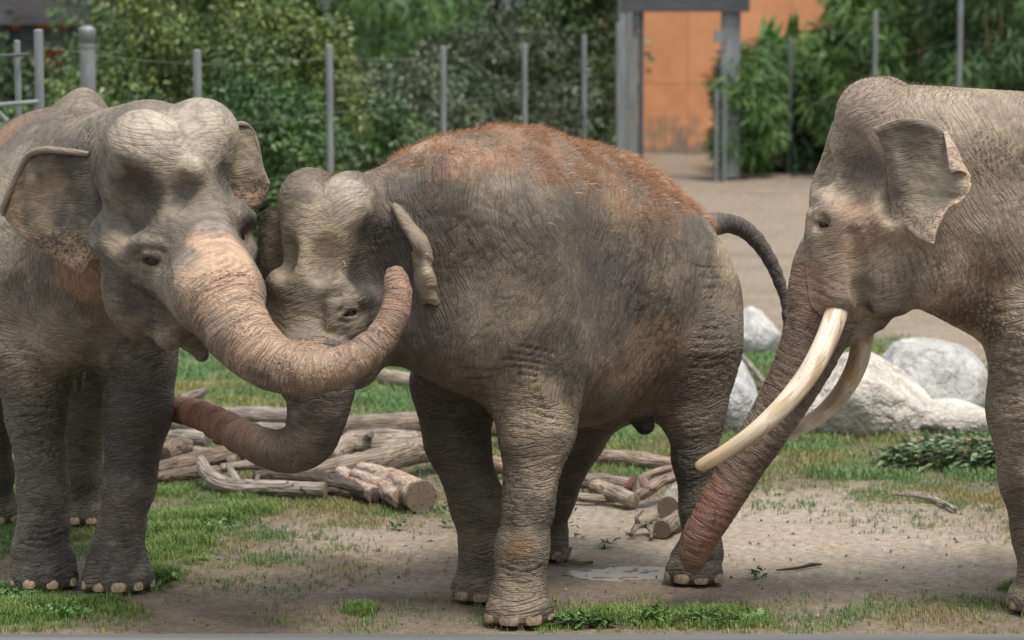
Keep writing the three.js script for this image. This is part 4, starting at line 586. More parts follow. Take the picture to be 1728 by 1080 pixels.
function frame(O, yaw, pitch, roll, s, wide = 1) { // head axes: F out of the face, U to the crown, S to the animal's left
  const e = new THREE.Matrix4().makeRotationFromEuler(new THREE.Euler(pitch, yaw, roll, 'YXZ')), F = V(0, 0, 1).applyMatrix4(e), U = V(0, 1, 0).applyMatrix4(e), S = V(1, 0, 0).applyMatrix4(e);
  const h = (f, u, w) => O.clone().addScaledVector(F, f * s).addScaledVector(U, u * s).addScaledVector(S, w * s * wide);
  return { O, F, U, S, s, wide, h, ax: [F, U, S] };
}
function buildHead(B, H, o = {}) {
  const { h, s, ax, wide, F, U } = H, T = { st: 'head', axis: U.clone().multiplyScalar(0.9).addScaledVector(F, 0.4).normalize(), amp: 0.002, fa: 30, fp: 9 };
  const E = (f, u, w, a, b, c, k, t = T, sub = 0) => B.ell(h(f, u, w), [a * s, b * s, c * s * wide], ax, k * s, t, sub);
  const C = (p, q, ra, rb, k, t = T, sub = 0) => B.cone(h(...p), h(...q), ra * s, rb * s, k * s, t, sub);
  const dU = o.dome ?? 0.35, nose = o.nose ?? 0;
  E(-0.09, 0.11, 0, 0.27, 0.36 + dU - 0.35, 0.25, 0.05);
  for (const m of [-1, 1]) E(-0.04 + (o.domeF ?? 0), dU, (o.domeW ?? 0.118) * m, 0.19, 0.18, 0.14, 0.045);
  E(0.05 + nose * 0.6, 0.15, 0, 0.13, 0.22, 0.175, 0.10);
  E(0.12 + nose, -0.02, 0, 0.13, 0.17, 0.12, 0.10);
  for (const m of [-1, 1]) {
    C([0.17, -0.045, 0.14 * m], [0.09, -0.085, 0.235 * m], 0.072, 0.064, 0.07);
    C([0.13, -0.24, 0.18 * m], [-0.16, -0.12, 0.24 * m], 0.085, 0.10, 0.08);
    E(-0.06, -0.36, (o.jawW ?? 0.14) * m, 0.17, 0.25 - (o.jawUp ?? 0), 0.125, 0.09);
  }
  const t0 = { st: 'trunk', s0: -0.5, s1: -0.2, amp: 0.6, hx: T.axis };
  C([0.10, -0.12, 0], [0.16, -0.40, 0], 0.165, 0.170, 0.09, t0);
  for (const m of [-1, 1]) C([0.13, -0.34, 0.12 * m], [0.12, -0.56, 0.135 * m], 0.095, 0.075, 0.07);
  const ju = o.jawUp ?? 0;
  C([-0.12, -0.50 + ju, 0], [0.05, -0.60 + ju, 0], 0.14, 0.085, 0.06);
  C([0.05, -0.60 + ju, 0], [0.12, -0.70 + ju, 0], 0.08, 0.035, 0.05);
  for (const m of [-1, 1]) {
    E(0.06, 0.085, 0.282 * m, 0.12, 0.14, 0.100, 0.10, T, 1);            // temporal hollow
    E(-0.17, -0.02, 0.31 * m, 0.05, 0.12, 0.045, 0.06, T, 1);
    E(0.21, 0.09, 0.10 * m, 0.07, 0.10, 0.055, 0.07, T, 1);              // hollow beside the nose ridge
    C([0.065, -0.30, 0.275 * m], [0.085, -0.58, 0.235 * m], 0.030, 0.034, 0.045, T, 1); // fold of the mouth corner
  }
}
function buildLids(B, H, nearSide = 0, big = 1) { // after the rest of the head, so that the folds stay crisp
  const { h, s, ax, wide, F, U } = H, T = { st: 'head', axis: U.clone().multiplyScalar(0.9).addScaledVector(F, 0.4).normalize(), amp: 0.002, fa: 30, fp: 9 };
  const E = (f, u, w, a, b, c, k, t = T, sub = 0) => B.ell(h(f, u, w), [a * s, b * s, c * s * wide], ax, k * s, t, sub);
  const C = (p, q, ra, rb, k, t = T, sub = 0) => B.cone(h(...p), h(...q), ra * s, rb * s, k * s, t, sub);
  for (const m of [-1, 1]) {
    const full = !nearSide || m === nearSide; if (full) E(0.168, -0.160, 0.256 * m, 0.048, 0.034, 0.040, 0.03, T, 1);
    const e = (f, u, w) => [0.168 + (f - 0.168) * big, -0.166 + (u + 0.166) * big, (0.222 + (w - 0.222) * big) * m], L = { ...T, st: 'lid' }, rb = 1 + (big - 1) * 0.6, arc = (pts, r, kk) => { for (let q = 0; q + 1 < pts.length; q++) C(pts[q], pts[q + 1], r[q] * rb, r[q + 1] * rb, kk, L); };
    if (!full) continue;
    C(e(0.236, -0.125, 0.165), e(0.238, -0.215, 0.160), 0.032, 0.034, 0.04);
    arc([e(0.236, -0.180, 0.196), e(0.205, -0.138, 0.220), e(0.165, -0.135, 0.236), e(0.105, -0.176, 0.238)], [0.010, 0.017, 0.018, 0.012], 0.010);
    arc([e(0.236, -0.180, 0.196), e(0.196, -0.193, 0.221), e(0.156, -0.192, 0.234), e(0.105, -0.176, 0.238)], [0.009, 0.013, 0.014, 0.012], 0.010);
    if (!full) continue;
    arc([e(0.232, -0.128, 0.185), e(0.200, -0.104, 0.212), e(0.150, -0.100, 0.238), e(0.090, -0.140, 0.245)], [0.012, 0.019, 0.020, 0.012], 0.020);
    arc([e(0.236, -0.212, 0.182), e(0.196, -0.228, 0.215), e(0.140, -0.228, 0.236), e(0.085, -0.200, 0.243)], [0.010, 0.014, 0.015, 0.010], 0.016);
    arc([e(0.225, -0.250, 0.178), e(0.170, -0.268, 0.222), e(0.100, -0.256, 0.245)], [0.012, 0.016, 0.012], 0.022);
  }
}
function eyes(H, parent, nearSide = 0, big = 1) {
  for (const m of [-1, 1]) { const g = new THREE.SphereGeometry(0.035 * H.s * (1 + (big - 1) * 0.8), 24, 16), c = H.h(0.168, -0.166, (!nearSide || m === nearSide ? 0.203 : 0.145) * m); g.translate(c.x - parent.position.x, c.y, c.z - parent.position.z); mesh('eye', g, EYE, parent); }
}
// px/py/z/radius list -> smooth tapered trunk or tail
function limbCurve(B, pts, n, k, tagv) {
  const r = catmull(pts.map(([v, ra]) => [v.x, v.y, v.z, ra]), n); let s = 0; const out = [];
  r.forEach((q, i) => { if (i) s += Math.hypot(q[0] - r[i - 1][0], q[1] - r[i - 1][1], q[2] - r[i - 1][2]); out.push([V(q[0], q[1], q[2]), q[3], s]); });
  out.forEach((q, i) => { if (i + 1 < out.length) B.chain([q, out[i + 1]], i < 3 && tagv.st === 'trunk' ? 0.11 : k, tagv); }); return out;
}
const NAILS = [];
function leg(B, pts, foot, o) { // pts top to ankle; foot: {c:[x,z], r, dir, n, spread}
  const T = { st: o.st || 'leg', amp: o.amp ?? 0.004 };
  const all = pts.map(([v, r]) => [v, r]);
  for (let i = 0; i + 1 < all.length; i++) { const ax = all[i][0].clone().sub(all[i + 1][0]).normalize(); B.cone(all[i][0], all[i + 1][0], all[i][1], all[i + 1][1], i === 0 ? 0.14 : 0.07, { ...T, axis: ax, fa: 26, fp: 9 }); }
  const last = all[all.length - 1], c = V(foot.c[0], 0, foot.c[1]), TF = { st: 'foot', amp: 0.003, axis: V(0, 1, 0), fa: 22, fp: 8 };
  B.cone(last[0], V(c.x, 0.10, c.z), last[1], foot.r * 0.86, 0.06, TF);
  B.cone(V(c.x, 0.10, c.z), V(c.x, 0.0, c.z), foot.r * 0.90, foot.r, 0.05, TF);
  const n = foot.n ?? 4, sp = foot.spread ?? 0.62;
  for (let i = 0; i < n; i++) {
    const a = foot.dir + (i - (n - 1) / 2) * sp, d = V(Math.sin(a), 0, Math.cos(a)), q = c.clone().addScaledVector(d, foot.r * 0.83); q.y = 0.056;
    const side = V(d.z, 0, -d.x);
    B.ell(q, [0.054, 0.075, 0.062], [d, V(0, 1, 0), side], 0.03, TF);
    NAILS.push({ q: c.clone().addScaledVector(d, foot.r * 0.83 + 0.036), d, side, w: (foot.nw ?? 0.040) * (1 - 0.14 * Math.abs(i - (n - 1) / 2)) * (0.92 + 0.16 * ((i * 7 + n * 3) % 5) / 4) });
  }
}
function nails(parent, mat) {
  for (const { q, d, side, w } of NAILS.splice(0)) {
    const g = new THREE.SphereGeometry(1, 20, 14), p = g.attributes.position, m = new THREE.Matrix4().makeBasis(d.clone().multiplyScalar(0.020), V(d.x * -0.25, 1, d.z * -0.25).normalize().multiplyScalar(0.062), side.clone().multiplyScalar(w));
    for (let i = 0; i < p.count; i++) { const y = p.getY(i); if (y < -0.45) p.setY(i, -0.45 - (y + 0.45) * 0.2); }
    g.applyMatrix4(m); g.translate(q.x - parent.position.x, 0.047, q.z - parent.position.z); g.computeVertexNormals(); mesh('toenail', g, mat, parent);
  }
}
const rdg = (x, y, z) => { const n = 1 - Math.abs(noise(x, y, z)) * 4.2; return n > 0 ? n * Math.sqrt(n) : 0; };
// skin relief: folds across an axis
function folds(x, y, z, ax, fa, fp, wx, wy, wz) {
  const q = x * ax.x + y * ax.y + z * ax.z, m = q * (fa - fp);
  return rdg(x * fp + ax.x * m + wx, y * fp + ax.y * m + wy, z * fp + ax.z * m + wz);
}
// deep single creases: each a polyline of [x, y] on the side that faces the yard's front, with the depth range it lies in
function creaseField(list) {
  const segs = []; for (const [pts, w, d, z0, z1] of list) for (let i = 0; i + 1 < pts.length; i++) segs.push([pts[i].x, pts[i].y, pts[i + 1].x - pts[i].x, pts[i + 1].y - pts[i].y, w, d, z0, z1, i === 0, i + 2 === pts.length]);
  return (x, y, z, w) => {
    let dd = 0, cc = 0; const px = x + 0.010 * w.wx + 0.004 * noise(x * 30, y * 30, z * 30), py = y + 0.010 * w.wy;
    for (const [ax, ay, bx, by, wd, dp, z0, z1, first, last] of segs) {
      const qx = px - ax, qy = py - ay; if (z < z0 || z > z1) continue; const l2 = bx * bx + by * by; let t = (qx * bx + qy * by) / l2; t = clamp(t); const dx = qx - bx * t, dy = qy - by * t, d = Math.sqrt(dx * dx + dy * dy); if (d > wd * 2.5) continue;
      let f = Math.exp(-(d * d) / (wd * wd)); if (first) f *= sst(0, 0.9, t); if (last) f *= sst(1, 0.1, t); const bulge = Math.exp(-Math.pow((d - wd * 1.7) / wd, 2)) * 0.3 * (first || last ? 0.6 : 1);
      if (f > cc) { cc = f; } dd = Math.min(dd, -dp * f); if (f < 0.1) dd = Math.max(dd, dp * bulge * (dd < 0 ? 0 : 1));
    }
    return { d: dd, c: cc * 0.9 };
  };
}
// a family of creases between a start line and an end line, sagging in the middle
function foldFan(a0, a1, b0, b1, n, sag, z, w, d, zr = 0.35) {
  const out = []; for (let i = 0; i < n; i++) { const t = n > 1 ? i / (n - 1) : 0.5, j = 0.35 * noise(i * 3.7, a0[0] * 0.01, a0[1] * 0.01) / n, pts = [], ra = Math.abs(Math.sin(i * 12.9 + a0[0])), rb = Math.abs(Math.sin(i * 78.2 + a0[1])), u0 = 0.42 * ra, u1 = 1 - 0.42 * rb, en = 0.55 + 0.45 * Math.sin(Math.PI * (0.15 + 0.7 * t)); for (let q = 0; q <= 6; q++) { const u = lerp(u0, u1, q / 6), x = lerp(lerp(a0[0], a1[0], t + j), lerp(b0[0], b1[0], t - j), u), y = lerp(lerp(a0[1], a1[1], t + j), lerp(b0[1], b1[1], t - j), u) + sag * 4 * u * (1 - u) + 2.5 * noise(i * 2.3, u * 3, a0[0]); pts.push(P(x, y, z)); } out.push([pts, w, d * en * (0.7 + 0.5 * Math.abs(noise(i * 1.9, 3, a0[1] * 0.1)) * 2), z - zr, z + zr]); }
  return out;
}
function finishBody(B, lo, hi, res, o) {
  const { pos, idx } = B.mesh(res, lo, hi), nor = vnormals(pos, idx), nv = pos.length / 3, col = new Float32Array(nv * 3), disp = new Float32Array(nv), map = { reg: new Uint8Array(nv), axes: [], s: new Float32Array(nv), rel: new Float32Array(nv * 3), ax: new Float32Array(nv * 3) };
  const regOf = (t) => { if (t.hx) t = { st: 'head', axis: t.hx }; if (t.st === 'trunk' || t.st === 'tail') return 1; if (!t.axis || t.st === 'foot' || t.st === 'leg') return 0; let k = map.axes.findIndex(a => a.dot(t.axis) > 0.98 && a.k === (t.st === 'head' || t.st === 'lid' ? 0.9 : 1)); if (k < 0) { const a = t.axis.clone(); a.k = t.st === 'head' || t.st === 'lid' ? 0.9 : 1; map.axes.push(a); k = map.axes.length - 1; } return k + 2; };
  const prims = B.d, tags = B.tags, flank = o.flankAxis;
  const cache = new Map(), CB = 0.1, near = (x, y, z) => { const bx = Math.floor(x / CB), by = Math.floor(y / CB), bz = Math.floor(z / CB), key = (bx + 200) * 160000 + (by + 200) * 400 + bz + 200; let l = cache.get(key); if (!l) { l = []; const cx = (bx + 0.5) * CB, cy = (by + 0.5) * CB, cz = (bz + 0.5) * CB; let m = 9; const ds = prims.map(s => s[1] ? 99 : B.one(s, cx, cy, cz)); for (const d of ds) m = Math.min(m, d); ds.forEach((d, q) => { if (d < m + 0.36) l.push(q); }); cache.set(key, l); } return l; };
  for (let i = 0; i < nv; i++) {
    const x = pos[i * 3], y = pos[i * 3 + 1], z = pos[i * 3 + 2];
    let dm = 9; const cand = [];
    for (const q of near(x, y, z)) { const s = prims[q]; const d = B.one(s, x, y, z); if (d < dm + 0.09) { cand.push(q, d); if (d < dm) dm = d; } }
    const wx = 0.9 * noise(x * 4.1, y * 4.1, z * 4.1), wy = 0.9 * noise(x * 4.1 + 9, y * 4.1, z * 4.1), wz = 0.9 * noise(x * 4.1, y * 4.1 + 17, z * 4.1);
    let best = 0; for (let c = 0; c < cand.length; c += 2) if (cand[c + 1] <= dm) best = cand[c];
    { const t = tags[best], s = prims[best]; map.reg[i] = regOf(t); if (map.reg[i] === 1) { const u = ((x - s[3]) * s[6] + (y - s[4]) * s[7] + (z - s[5]) * s[8]) * s[9], l = Math.hypot(s[6], s[7], s[8]); map.s[i] = (t.s0 ?? 0) + ((t.s1 ?? l) - (t.s0 ?? 0)) * u; map.ax.set([s[6] / l, s[7] / l, s[8] / l], i * 3); map.rel.set([x - s[3] - s[6] * u, y - s[4] - s[7] * u, z - s[5] - s[8] * u], i * 3); } }
    let W = 0, D = 0, cr = 0, trunk = 0, head = 0, lim = 0, tor = 0, S = 0;
    for (let c = 0; c < cand.length; c += 2) {
      if (cand[c + 1] > dm + 0.09) continue;
      const w = Math.exp(-(cand[c + 1] - dm) / 0.025), t = tags[cand[c]], s = prims[cand[c]]; if (w < 0.05) continue; let d = 0, f = 0;
      if (t.st === 'trunk') {
        let u = ((x - s[3]) * s[6] + (y - s[4]) * s[7] + (z - s[5]) * s[8]) * s[9]; const sv = t.s0 + (t.s1 - t.s0) * u; // not clamped: rings run on through the joints
        const r1 = rdg(sv * 24 + wx * 1.2, x * 3 + y * 2 + 5, z * 5), r2 = rdg(sv * 52 + wy * 1.5, z * 9 + 3, x * 5 - y * 3);
        f = Math.max(r1, 0.6 * r2); d = -f * 0.0052 * (t.amp ?? 1); trunk += w; S += w * sv;
      } else if (t.st === 'tail') { f = rdg(x * 40, y * 12, z * 12); d = -f * 0.001; tor += w; }
      else if (t.st === 'torso') {
        const m = sst(0.0, 0.5, fbm(x * 1.7 + 3, y * 1.7, z * 1.7) + 0.25) ;
        const r1 = folds(x, y, z, t.axis, 19, 5, wx * 1.6, wy * 1.6, wz * 1.6), r2 = folds(x, y, z, t.axis, 40, 14, wy * 2, wz * 2, wx * 2);
        f = Math.max(r1 * (0.35 + 0.65 * m), 0.55 * r2); d = -f * t.amp; tor += w;
      } else {
        const r1 = folds(x, y, z, t.axis, t.fa, t.fp, wx * 1.8, wy * 1.8, wz * 1.8), r2 = folds(x, y, z, t.axis, t.fa * 2.1, t.fp * 2.4, wy * 2, wz * 2, wx * 2);
        f = Math.max(r1, 0.6 * r2); d = -f * t.amp; if (t.st === 'head' || t.st === 'lid') head += w; else lim += w;
        if (t.st === 'lid') { d *= 0.3; }
      }
      W += w; D += w * d; cr += w * f;
    }
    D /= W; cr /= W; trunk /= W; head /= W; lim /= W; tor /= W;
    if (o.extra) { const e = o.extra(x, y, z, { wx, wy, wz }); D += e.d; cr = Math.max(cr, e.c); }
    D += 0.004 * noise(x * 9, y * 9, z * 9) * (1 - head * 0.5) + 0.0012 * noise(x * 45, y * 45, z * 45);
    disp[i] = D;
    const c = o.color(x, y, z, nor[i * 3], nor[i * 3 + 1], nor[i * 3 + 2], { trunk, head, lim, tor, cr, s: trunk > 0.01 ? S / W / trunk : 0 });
    const dk = 1 - 0.42 * cr; col[i * 3] = c[0] * dk; col[i * 3 + 1] = c[1] * dk; col[i * 3 + 2] = c[2] * dk;  // shade of the creases painted into the vertex colours
  }
  for (let i = 0; i < nv; i++) for (let c = 0; c < 3; c++) pos[i * 3 + c] += nor[i * 3 + c] * disp[i];
  for (let i = 0; i < nv; i++) if (pos[i * 3 + 1] < 0.004) pos[i * 3 + 1] = 0.004;
  return { pos, nor: vnormals(pos, idx), nor0: nor, col, idx, map };
}
// blotches of another skin colour, some of them painted shade: [centre, radius, colour, strength, speckled]
function blotch(c, x, y, z, list) {
  for (const [q, r, k, st, sp] of list) {
    const dx = x - q.x, dy = y - q.y, dz = z - q.z, d2 = dx * dx + dy * dy + dz * dz; if (d2 > r * r * 1.7) continue;
    let m = 1 - Math.sqrt(d2) / r + 0.55 * fbm(x * 7, y * 7, z * 7, 3); m = sst(0, 0.5, m) * st; if (m <= 0) continue;
    if (sp) { const n = noise(x * 62, y * 62, z * 62) + 0.5 * noise(x * 115, y * 115, z * 115); m *= sst(-0.22, 0.12, n + (m - 0.55) * 0.9); }
    mix3(c, k, m);
  }
}
// ears: a sheet through a grid of points (rows from top to bottom, columns from root to rim), with thickness and a rolled rim
function earGeo(rows, o, th, colorFn, nu = 60, nvv = 90) {
  const cols = rows[0].length, cu = rows.map(r => catmull(r.map(p => [p.x, p.y, p.z]), nu)), G2 = [];
  for (let i = 0; i < nu; i++) G2.push(catmull(cu.map(r => r[i]), nvv));       // [u][v]
  const pos = [], idx = [], N = nu * nvv, at = (i, j) => G2[i][j];
  const nrm = (i, j) => { const a = at(Math.max(0, i - 1), j), b = at(Math.min(nu - 1, i + 1), j), c = at(i, Math.max(0, j - 1)), d = at(i, Math.min(nvv - 1, j + 1)); return V(b[0] - a[0], b[1] - a[1], b[2] - a[2]).cross(V(d[0] - c[0], d[1] - c[1], d[2] - c[2])).normalize(); };
  for (const side of [1, -1]) for (let i = 0; i < nu; i++) for (let j = 0; j < nvv; j++) {
    const p = at(i, j), n = nrm(i, j), u = i / (nu - 1), v = j / (nvv - 1), e = Math.min(1 - u, v * 1.0 + (o.topRim ? 0 : 1), (1 - v) + 0.0);
    const t = th * (0.35 + 0.65 * sst(0, 0.10, e)) * (1 + 0.8 * (1 - sst(0, 0.35, u)));
    const b = 0.005 * noise(p[0] * 14, p[1] * 14, p[2] * 14) + 0.003 * noise(p[0] * 33, p[1] * 33, p[2] * 33) + (o.ripple ?? 0) * u * noise(v * 9, u * 2, 4.4);
    pos.push(p[0] + n.x * (side * t / 2 + b), p[1] + n.y * (side * t / 2 + b), p[2] + n.z * (side * t / 2 + b));
  }
  const id = (s, i, j) => s * N + i * nvv + j;
  for (const s of [0, 1]) for (let i = 0; i + 1 < nu; i++) for (let j = 0; j + 1 < nvv; j++) { const a = id(s, i, j), b = id(s, i + 1, j), c = id(s, i + 1, j + 1), d = id(s, i, j + 1); s ? idx.push(a, c, b, a, d, c) : idx.push(a, b, c, a, c, d); }
  const rim = []; for (let i = 0; i < nu; i++) rim.push([i, 0]); for (let j = 1; j < nvv; j++) rim.push([nu - 1, j]); for (let i = nu - 2; i >= 0; i--) rim.push([i, nvv - 1]); for (let j = nvv - 2; j > 0; j--) rim.push([0, j]);
  for (let q = 0; q < rim.length; q++) { const [a, b] = rim[q], [c, d] = rim[(q + 1) % rim.length]; idx.push(id(0, a, b), id(1, a, b), id(1, c, d), id(0, a, b), id(1, c, d), id(0, c, d)); }
  const P3 = new Float32Array(pos), I3 = new Uint32Array(idx), nor = vnormals(P3, I3), col = new Float32Array(P3.length);
  for (let i = 0; i < P3.length / 3; i++) { const u = Math.floor((i % N) / nvv) / (nu - 1), v = (i % nvv) / (nvv - 1), c = colorFn(P3[i * 3], P3[i * 3 + 1], P3[i * 3 + 2], u, v, i < N); col.set(c, i * 3); }
  return boxGeo(P3, nor, col, I3);
}
// short stiff hairs standing on a finished body where density(x, y, z, nx, ny, nz) says so
function hairGeo(body, n, density, lean, len, seed, colors, width = 0.0016) {
  const r = rng(seed), { pos, nor0: nor } = body, nv = pos.length / 3, P3 = [], C3 = [], I3 = [];
  let made = 0, tries = 0;
  while (made < n && tries < n * 200) {
    tries++; const i = Math.floor(r() * nv) * 3, x = pos[i], y = pos[i + 1], z = pos[i + 2]; if (r() > density(x, y, z, nor[i], nor[i + 1], nor[i + 2])) continue;
    const N = V(nor[i], nor[i + 1], nor[i + 2]), d = N.clone().multiplyScalar(0.35 + 0.5 * r()).add(V(lean.x + (r() - 0.5) * 1.1, lean.y + (r() - 0.5) * 0.6, lean.z + (r() - 0.5) * 1.1)).normalize();
    const L = len * (0.45 + 0.9 * r()), w = V(r() - 0.5, r() - 0.5, r() - 0.5).cross(d).normalize().multiplyScalar(width * (0.6 + 0.7 * r()));
    const b = V(x + (r() - 0.5) * 0.008, y, z + (r() - 0.5) * 0.008), m = b.clone().addScaledVector(d, L * 0.5), e = b.clone().addScaledVector(d, L).add(V(0, -L * 0.25, 0)), k = P3.length / 3;
    P3.push(b.x - w.x, b.y - w.y, b.z - w.z, b.x + w.x, b.y + w.y, b.z + w.z, m.x - w.x * 0.7, m.y - w.y * 0.7, m.z - w.z * 0.7, m.x + w.x * 0.7, m.y + w.y * 0.7, m.z + w.z * 0.7, e.x, e.y, e.z);
    const c = colors(r, x, y, z); for (let q = 0; q < 5; q++) C3.push(...c); I3.push(k, k + 1, k + 3, k, k + 3, k + 2, k + 2, k + 3, k + 4); made++;
  }
  const g = new THREE.BufferGeometry(); g.setAttribute('position', new THREE.Float32BufferAttribute(P3, 3)); g.setAttribute('color', new THREE.Float32BufferAttribute(C3, 3)); g.setIndex(I3); g.computeVertexNormals(); return g;
}
const HAIR = new THREE.MeshStandardMaterial({ vertexColors: true, roughness: 0.7, side: THREE.DoubleSide });
// ------------------------------------------------------------------ the three elephants
const RES = 0.0095;
const bodyFrame = (O, F) => { const S = V(F.z, 0, -F.x), U = V(0, 1, 0); return { F, S, U, ax: [F, U, S], b: (f, u, s) => O.clone().addScaledVector(F, f).addScaledVector(U, u).addScaledVector(S, s) }; };
const boxOf = (B) => { const lo = V(9, 9, 9), hi = V(-9, -9, -9); for (const s of B.d) { if (s[1]) continue; const pts = s[0] === 0 ? [[s[3], s[4], s[5], s[10]], [s[3] + s[6], s[4] + s[7], s[5] + s[8], s[10] + s[11]]] : [[s[3], s[4], s[5], 1 / Math.min(s[15], s[16], s[17])]]; for (const [x, y, z, r] of pts) { lo.min(V(x - r, y - r, z - r)); hi.max(V(x + r, y + r, z + r)); } } lo.y = -0.05; return [lo.subScalar(0.08), hi.addScalar(0.08)]; };
const skinBase = (x, y, z, dark, dust, bias = 0) => { const t = sst(-0.42, 0.5, fbm(x * 2.3, y * 2.3, z * 2.3, 4) + 0.45 * fbm(x * 11, y * 11, z * 11, 3) + bias); return [lerp(dark[0], dust[0], t), lerp(dark[1], dust[1], t), lerp(dark[2], dust[2], t)]; };
const PINK = [0.60, 0.42, 0.295], TAN = [0.46, 0.375, 0.265], RUST = [0.38, 0.215, 0.125], DARKHIDE_SHADE = [0.085, 0.077, 0.072], BROWN = [0.255, 0.175, 0.12], PALE = [0.55, 0.495, 0.405];  // the darkest tone serves dark hide and painted shade in hollows and folds
function finish(name, pos, B, o, label) {
  const t = thing(name, pos, label, 'elephant'), [lo, hi] = boxOf(B), body = finishBody(B, lo, hi, RES, o);
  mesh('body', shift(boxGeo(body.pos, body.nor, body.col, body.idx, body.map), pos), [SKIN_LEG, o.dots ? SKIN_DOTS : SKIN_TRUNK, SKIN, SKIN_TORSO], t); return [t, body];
}
const ear = (t, geos, pos) => mesh('ear', shift(geos.length > 1 ? mergeGeometries(geos) : geos[0], pos), SKIN, t);

function elephantCentre() {
  const B = new Flesh(); B.floor = 0.006;
  const f = bodyFrame(V(0.30, 0, -0.15), V(-0.63, 0, 0.777).normalize()), { b, ax, F, S, U } = f;
  const T = { st: 'torso', axis: F.clone().addScaledVector(U, 0.25).normalize(), amp: 0.0045 }, TH = { ...T, axis: F.clone().addScaledVector(U, 0.9).normalize(), amp: 0.007 };
  B.ell(b(0.50, 1.66, 0), [0.50, 0.60, 0.46], ax, 0.1, T).ell(b(-0.05, 1.56, 0), [0.80, 0.72, 0.505], ax, 0.15, T).ell(b(-0.62, 1.40, 0), [0.52, 0.60, 0.45], ax, 0.15, TH);
  B.ell(b(0.52, 1.42, 0.30), [0.26, 0.50, 0.20], ax, 0.12, T).ell(b(0.45, 1.42, -0.30), [0.26, 0.50, 0.20], ax, 0.12, T);
  B.ell(b(-0.72, 1.32, 0.24), [0.34, 0.50, 0.23], ax, 0.12, TH).ell(b(-0.72, 1.32, -0.24), [0.34, 0.50, 0.23], ax, 0.12, TH);
  B.cone(b(0.95, 2.12, 0.02), b(0.35, 2.155, 0), 0.17, 0.18, 0.22, T).cone(b(0.35, 2.155, 0), b(-0.40, 1.95, 0), 0.18, 0.17, 0.2, T).cone(b(-0.40, 1.95, 0), b(-1.02, 1.76, 0), 0.17, 0.13, 0.2, T);
  B.ell(P(765, 335, 0.22), [0.42, 0.31, 0.22], ax, 0.16, T);
  B.ell(b(0.80, 1.42, 0), [0.26, 0.30, 0.26], ax, 0.14, T);
  const H = frame(P(549, 455, 0.62), -0.46, 0.07, -0.05, 0.96, 1.10);
  const N = { st: 'torso', axis: H.F, amp: 0.006 };
  B.cone(b(0.62, 1.88, 0), H.h(-0.22, 0.12, 0), 0.43, 0.31, 0.16, N).cone(b(0.70, 1.50, 0), H.h(-0.16, -0.25, 0), 0.33, 0.22, 0.14, N);
  buildHead(B, H, { dome: 0.325, domeW: 0.105 });
  limbCurve(B, [[H.h(0.16, -0.45, 0), 0.160], [P(540, 650, 0.97), 0.143], [P(534, 705, 0.97), 0.124], [P(517, 748, 0.93), 0.108], [P(475, 762, 0.84), 0.088], [P(430, 748, 0.68), 0.080], [P(385, 724, 0.34), 0.074], [P(335, 699, -0.10), 0.065], [P(288, 691, -0.40), 0.058], [P(240, 690, -0.54), 0.052], [P(205, 692, -0.58), 0.046]], 26, 0.05, { st: 'trunk' });
  limbCurve(B, [[P(1180, 385, -0.95), 0.075], [P(1222, 376, -1.08), 0.050], [P(1262, 391, -1.12), 0.042], [P(1294, 430, -1.14), 0.035], [P(1316, 478, -1.14), 0.026], [P(1326, 520, -1.14), 0.020], [P(1326, 580, -1.14), 0.014]], 16, 0.03, { st: 'tail' });
  B.cone(P(978, 650, 0.47), P(992, 750, 0.40), 0.02, 0.055, 0.13, T, 1);
  leg(B, [[P(893, 640, 0.40), 0.235], [P(904, 730, 0.50), 0.172], [P(891, 850, 0.55), 0.120], [P(881, 928, 0.58), 0.124], [P(876, 985, 0.60), 0.114]], { c: [0.03, 0.60], r: 0.158, dir: 0.1, n: 4, spread: 0.72, nw: 0.052 }, { amp: 0.0055 });
  leg(B, [[P(758, 650, 0.05), 0.20], [P(770, 740, 0.08), 0.155], [P(806, 850, 0.10), 0.130], [P(816, 925, 0.08), 0.112], [P(813, 965, 0.05), 0.108]], { c: [-0.14, 0.07], r: 0.142, dir: -0.45, n: 4, spread: 0.7, nw: 0.048 }, { amp: 0.0035 });
  leg(B, [[P(1172, 590, -0.42), 0.24], [P(1172, 700, -0.40), 0.150], [P(1172, 775, -0.38), 0.108], [P(1182, 860, -0.37), 0.100], [P(1183, 930, -0.36), 0.102]], { c: [0.960, -0.36], r: 0.142, dir: -0.2, n: 4, spread: 0.66, nw: 0.045 }, { amp: 0.005 });
  leg(B, [[P(1025, 640, -0.72), 0.20], [P(978, 740, -0.80), 0.125], [P(937, 840, -0.92), 0.098], [P(922, 900, -0.98), 0.098]], { c: [0.175, -1.0], r: 0.138, dir: -0.5, n: 4 }, { amp: 0.003 });
  // shoulder edge, hip bone, flank hollow
  B.ell(P(1070, 450, 0.34), [0.30, 0.34, 0.10], ax, 0.24, T, 1).ell(P(1105, 640, 0.16), [0.14, 0.26, 0.08], ax, 0.2, TH, 1);
  B.ell(P(840, 300, 0.30), [0.16, 0.22, 0.10], ax, 0.14, T);
  const sheath = P(1088, 718, -0.30); B.cone(P(1072, 690, -0.30), sheath, 0.07, 0.052, 0.04, { st: 'foot', axis: V(0, 1, 0), amp: 0.001, fa: 10, fp: 10 });
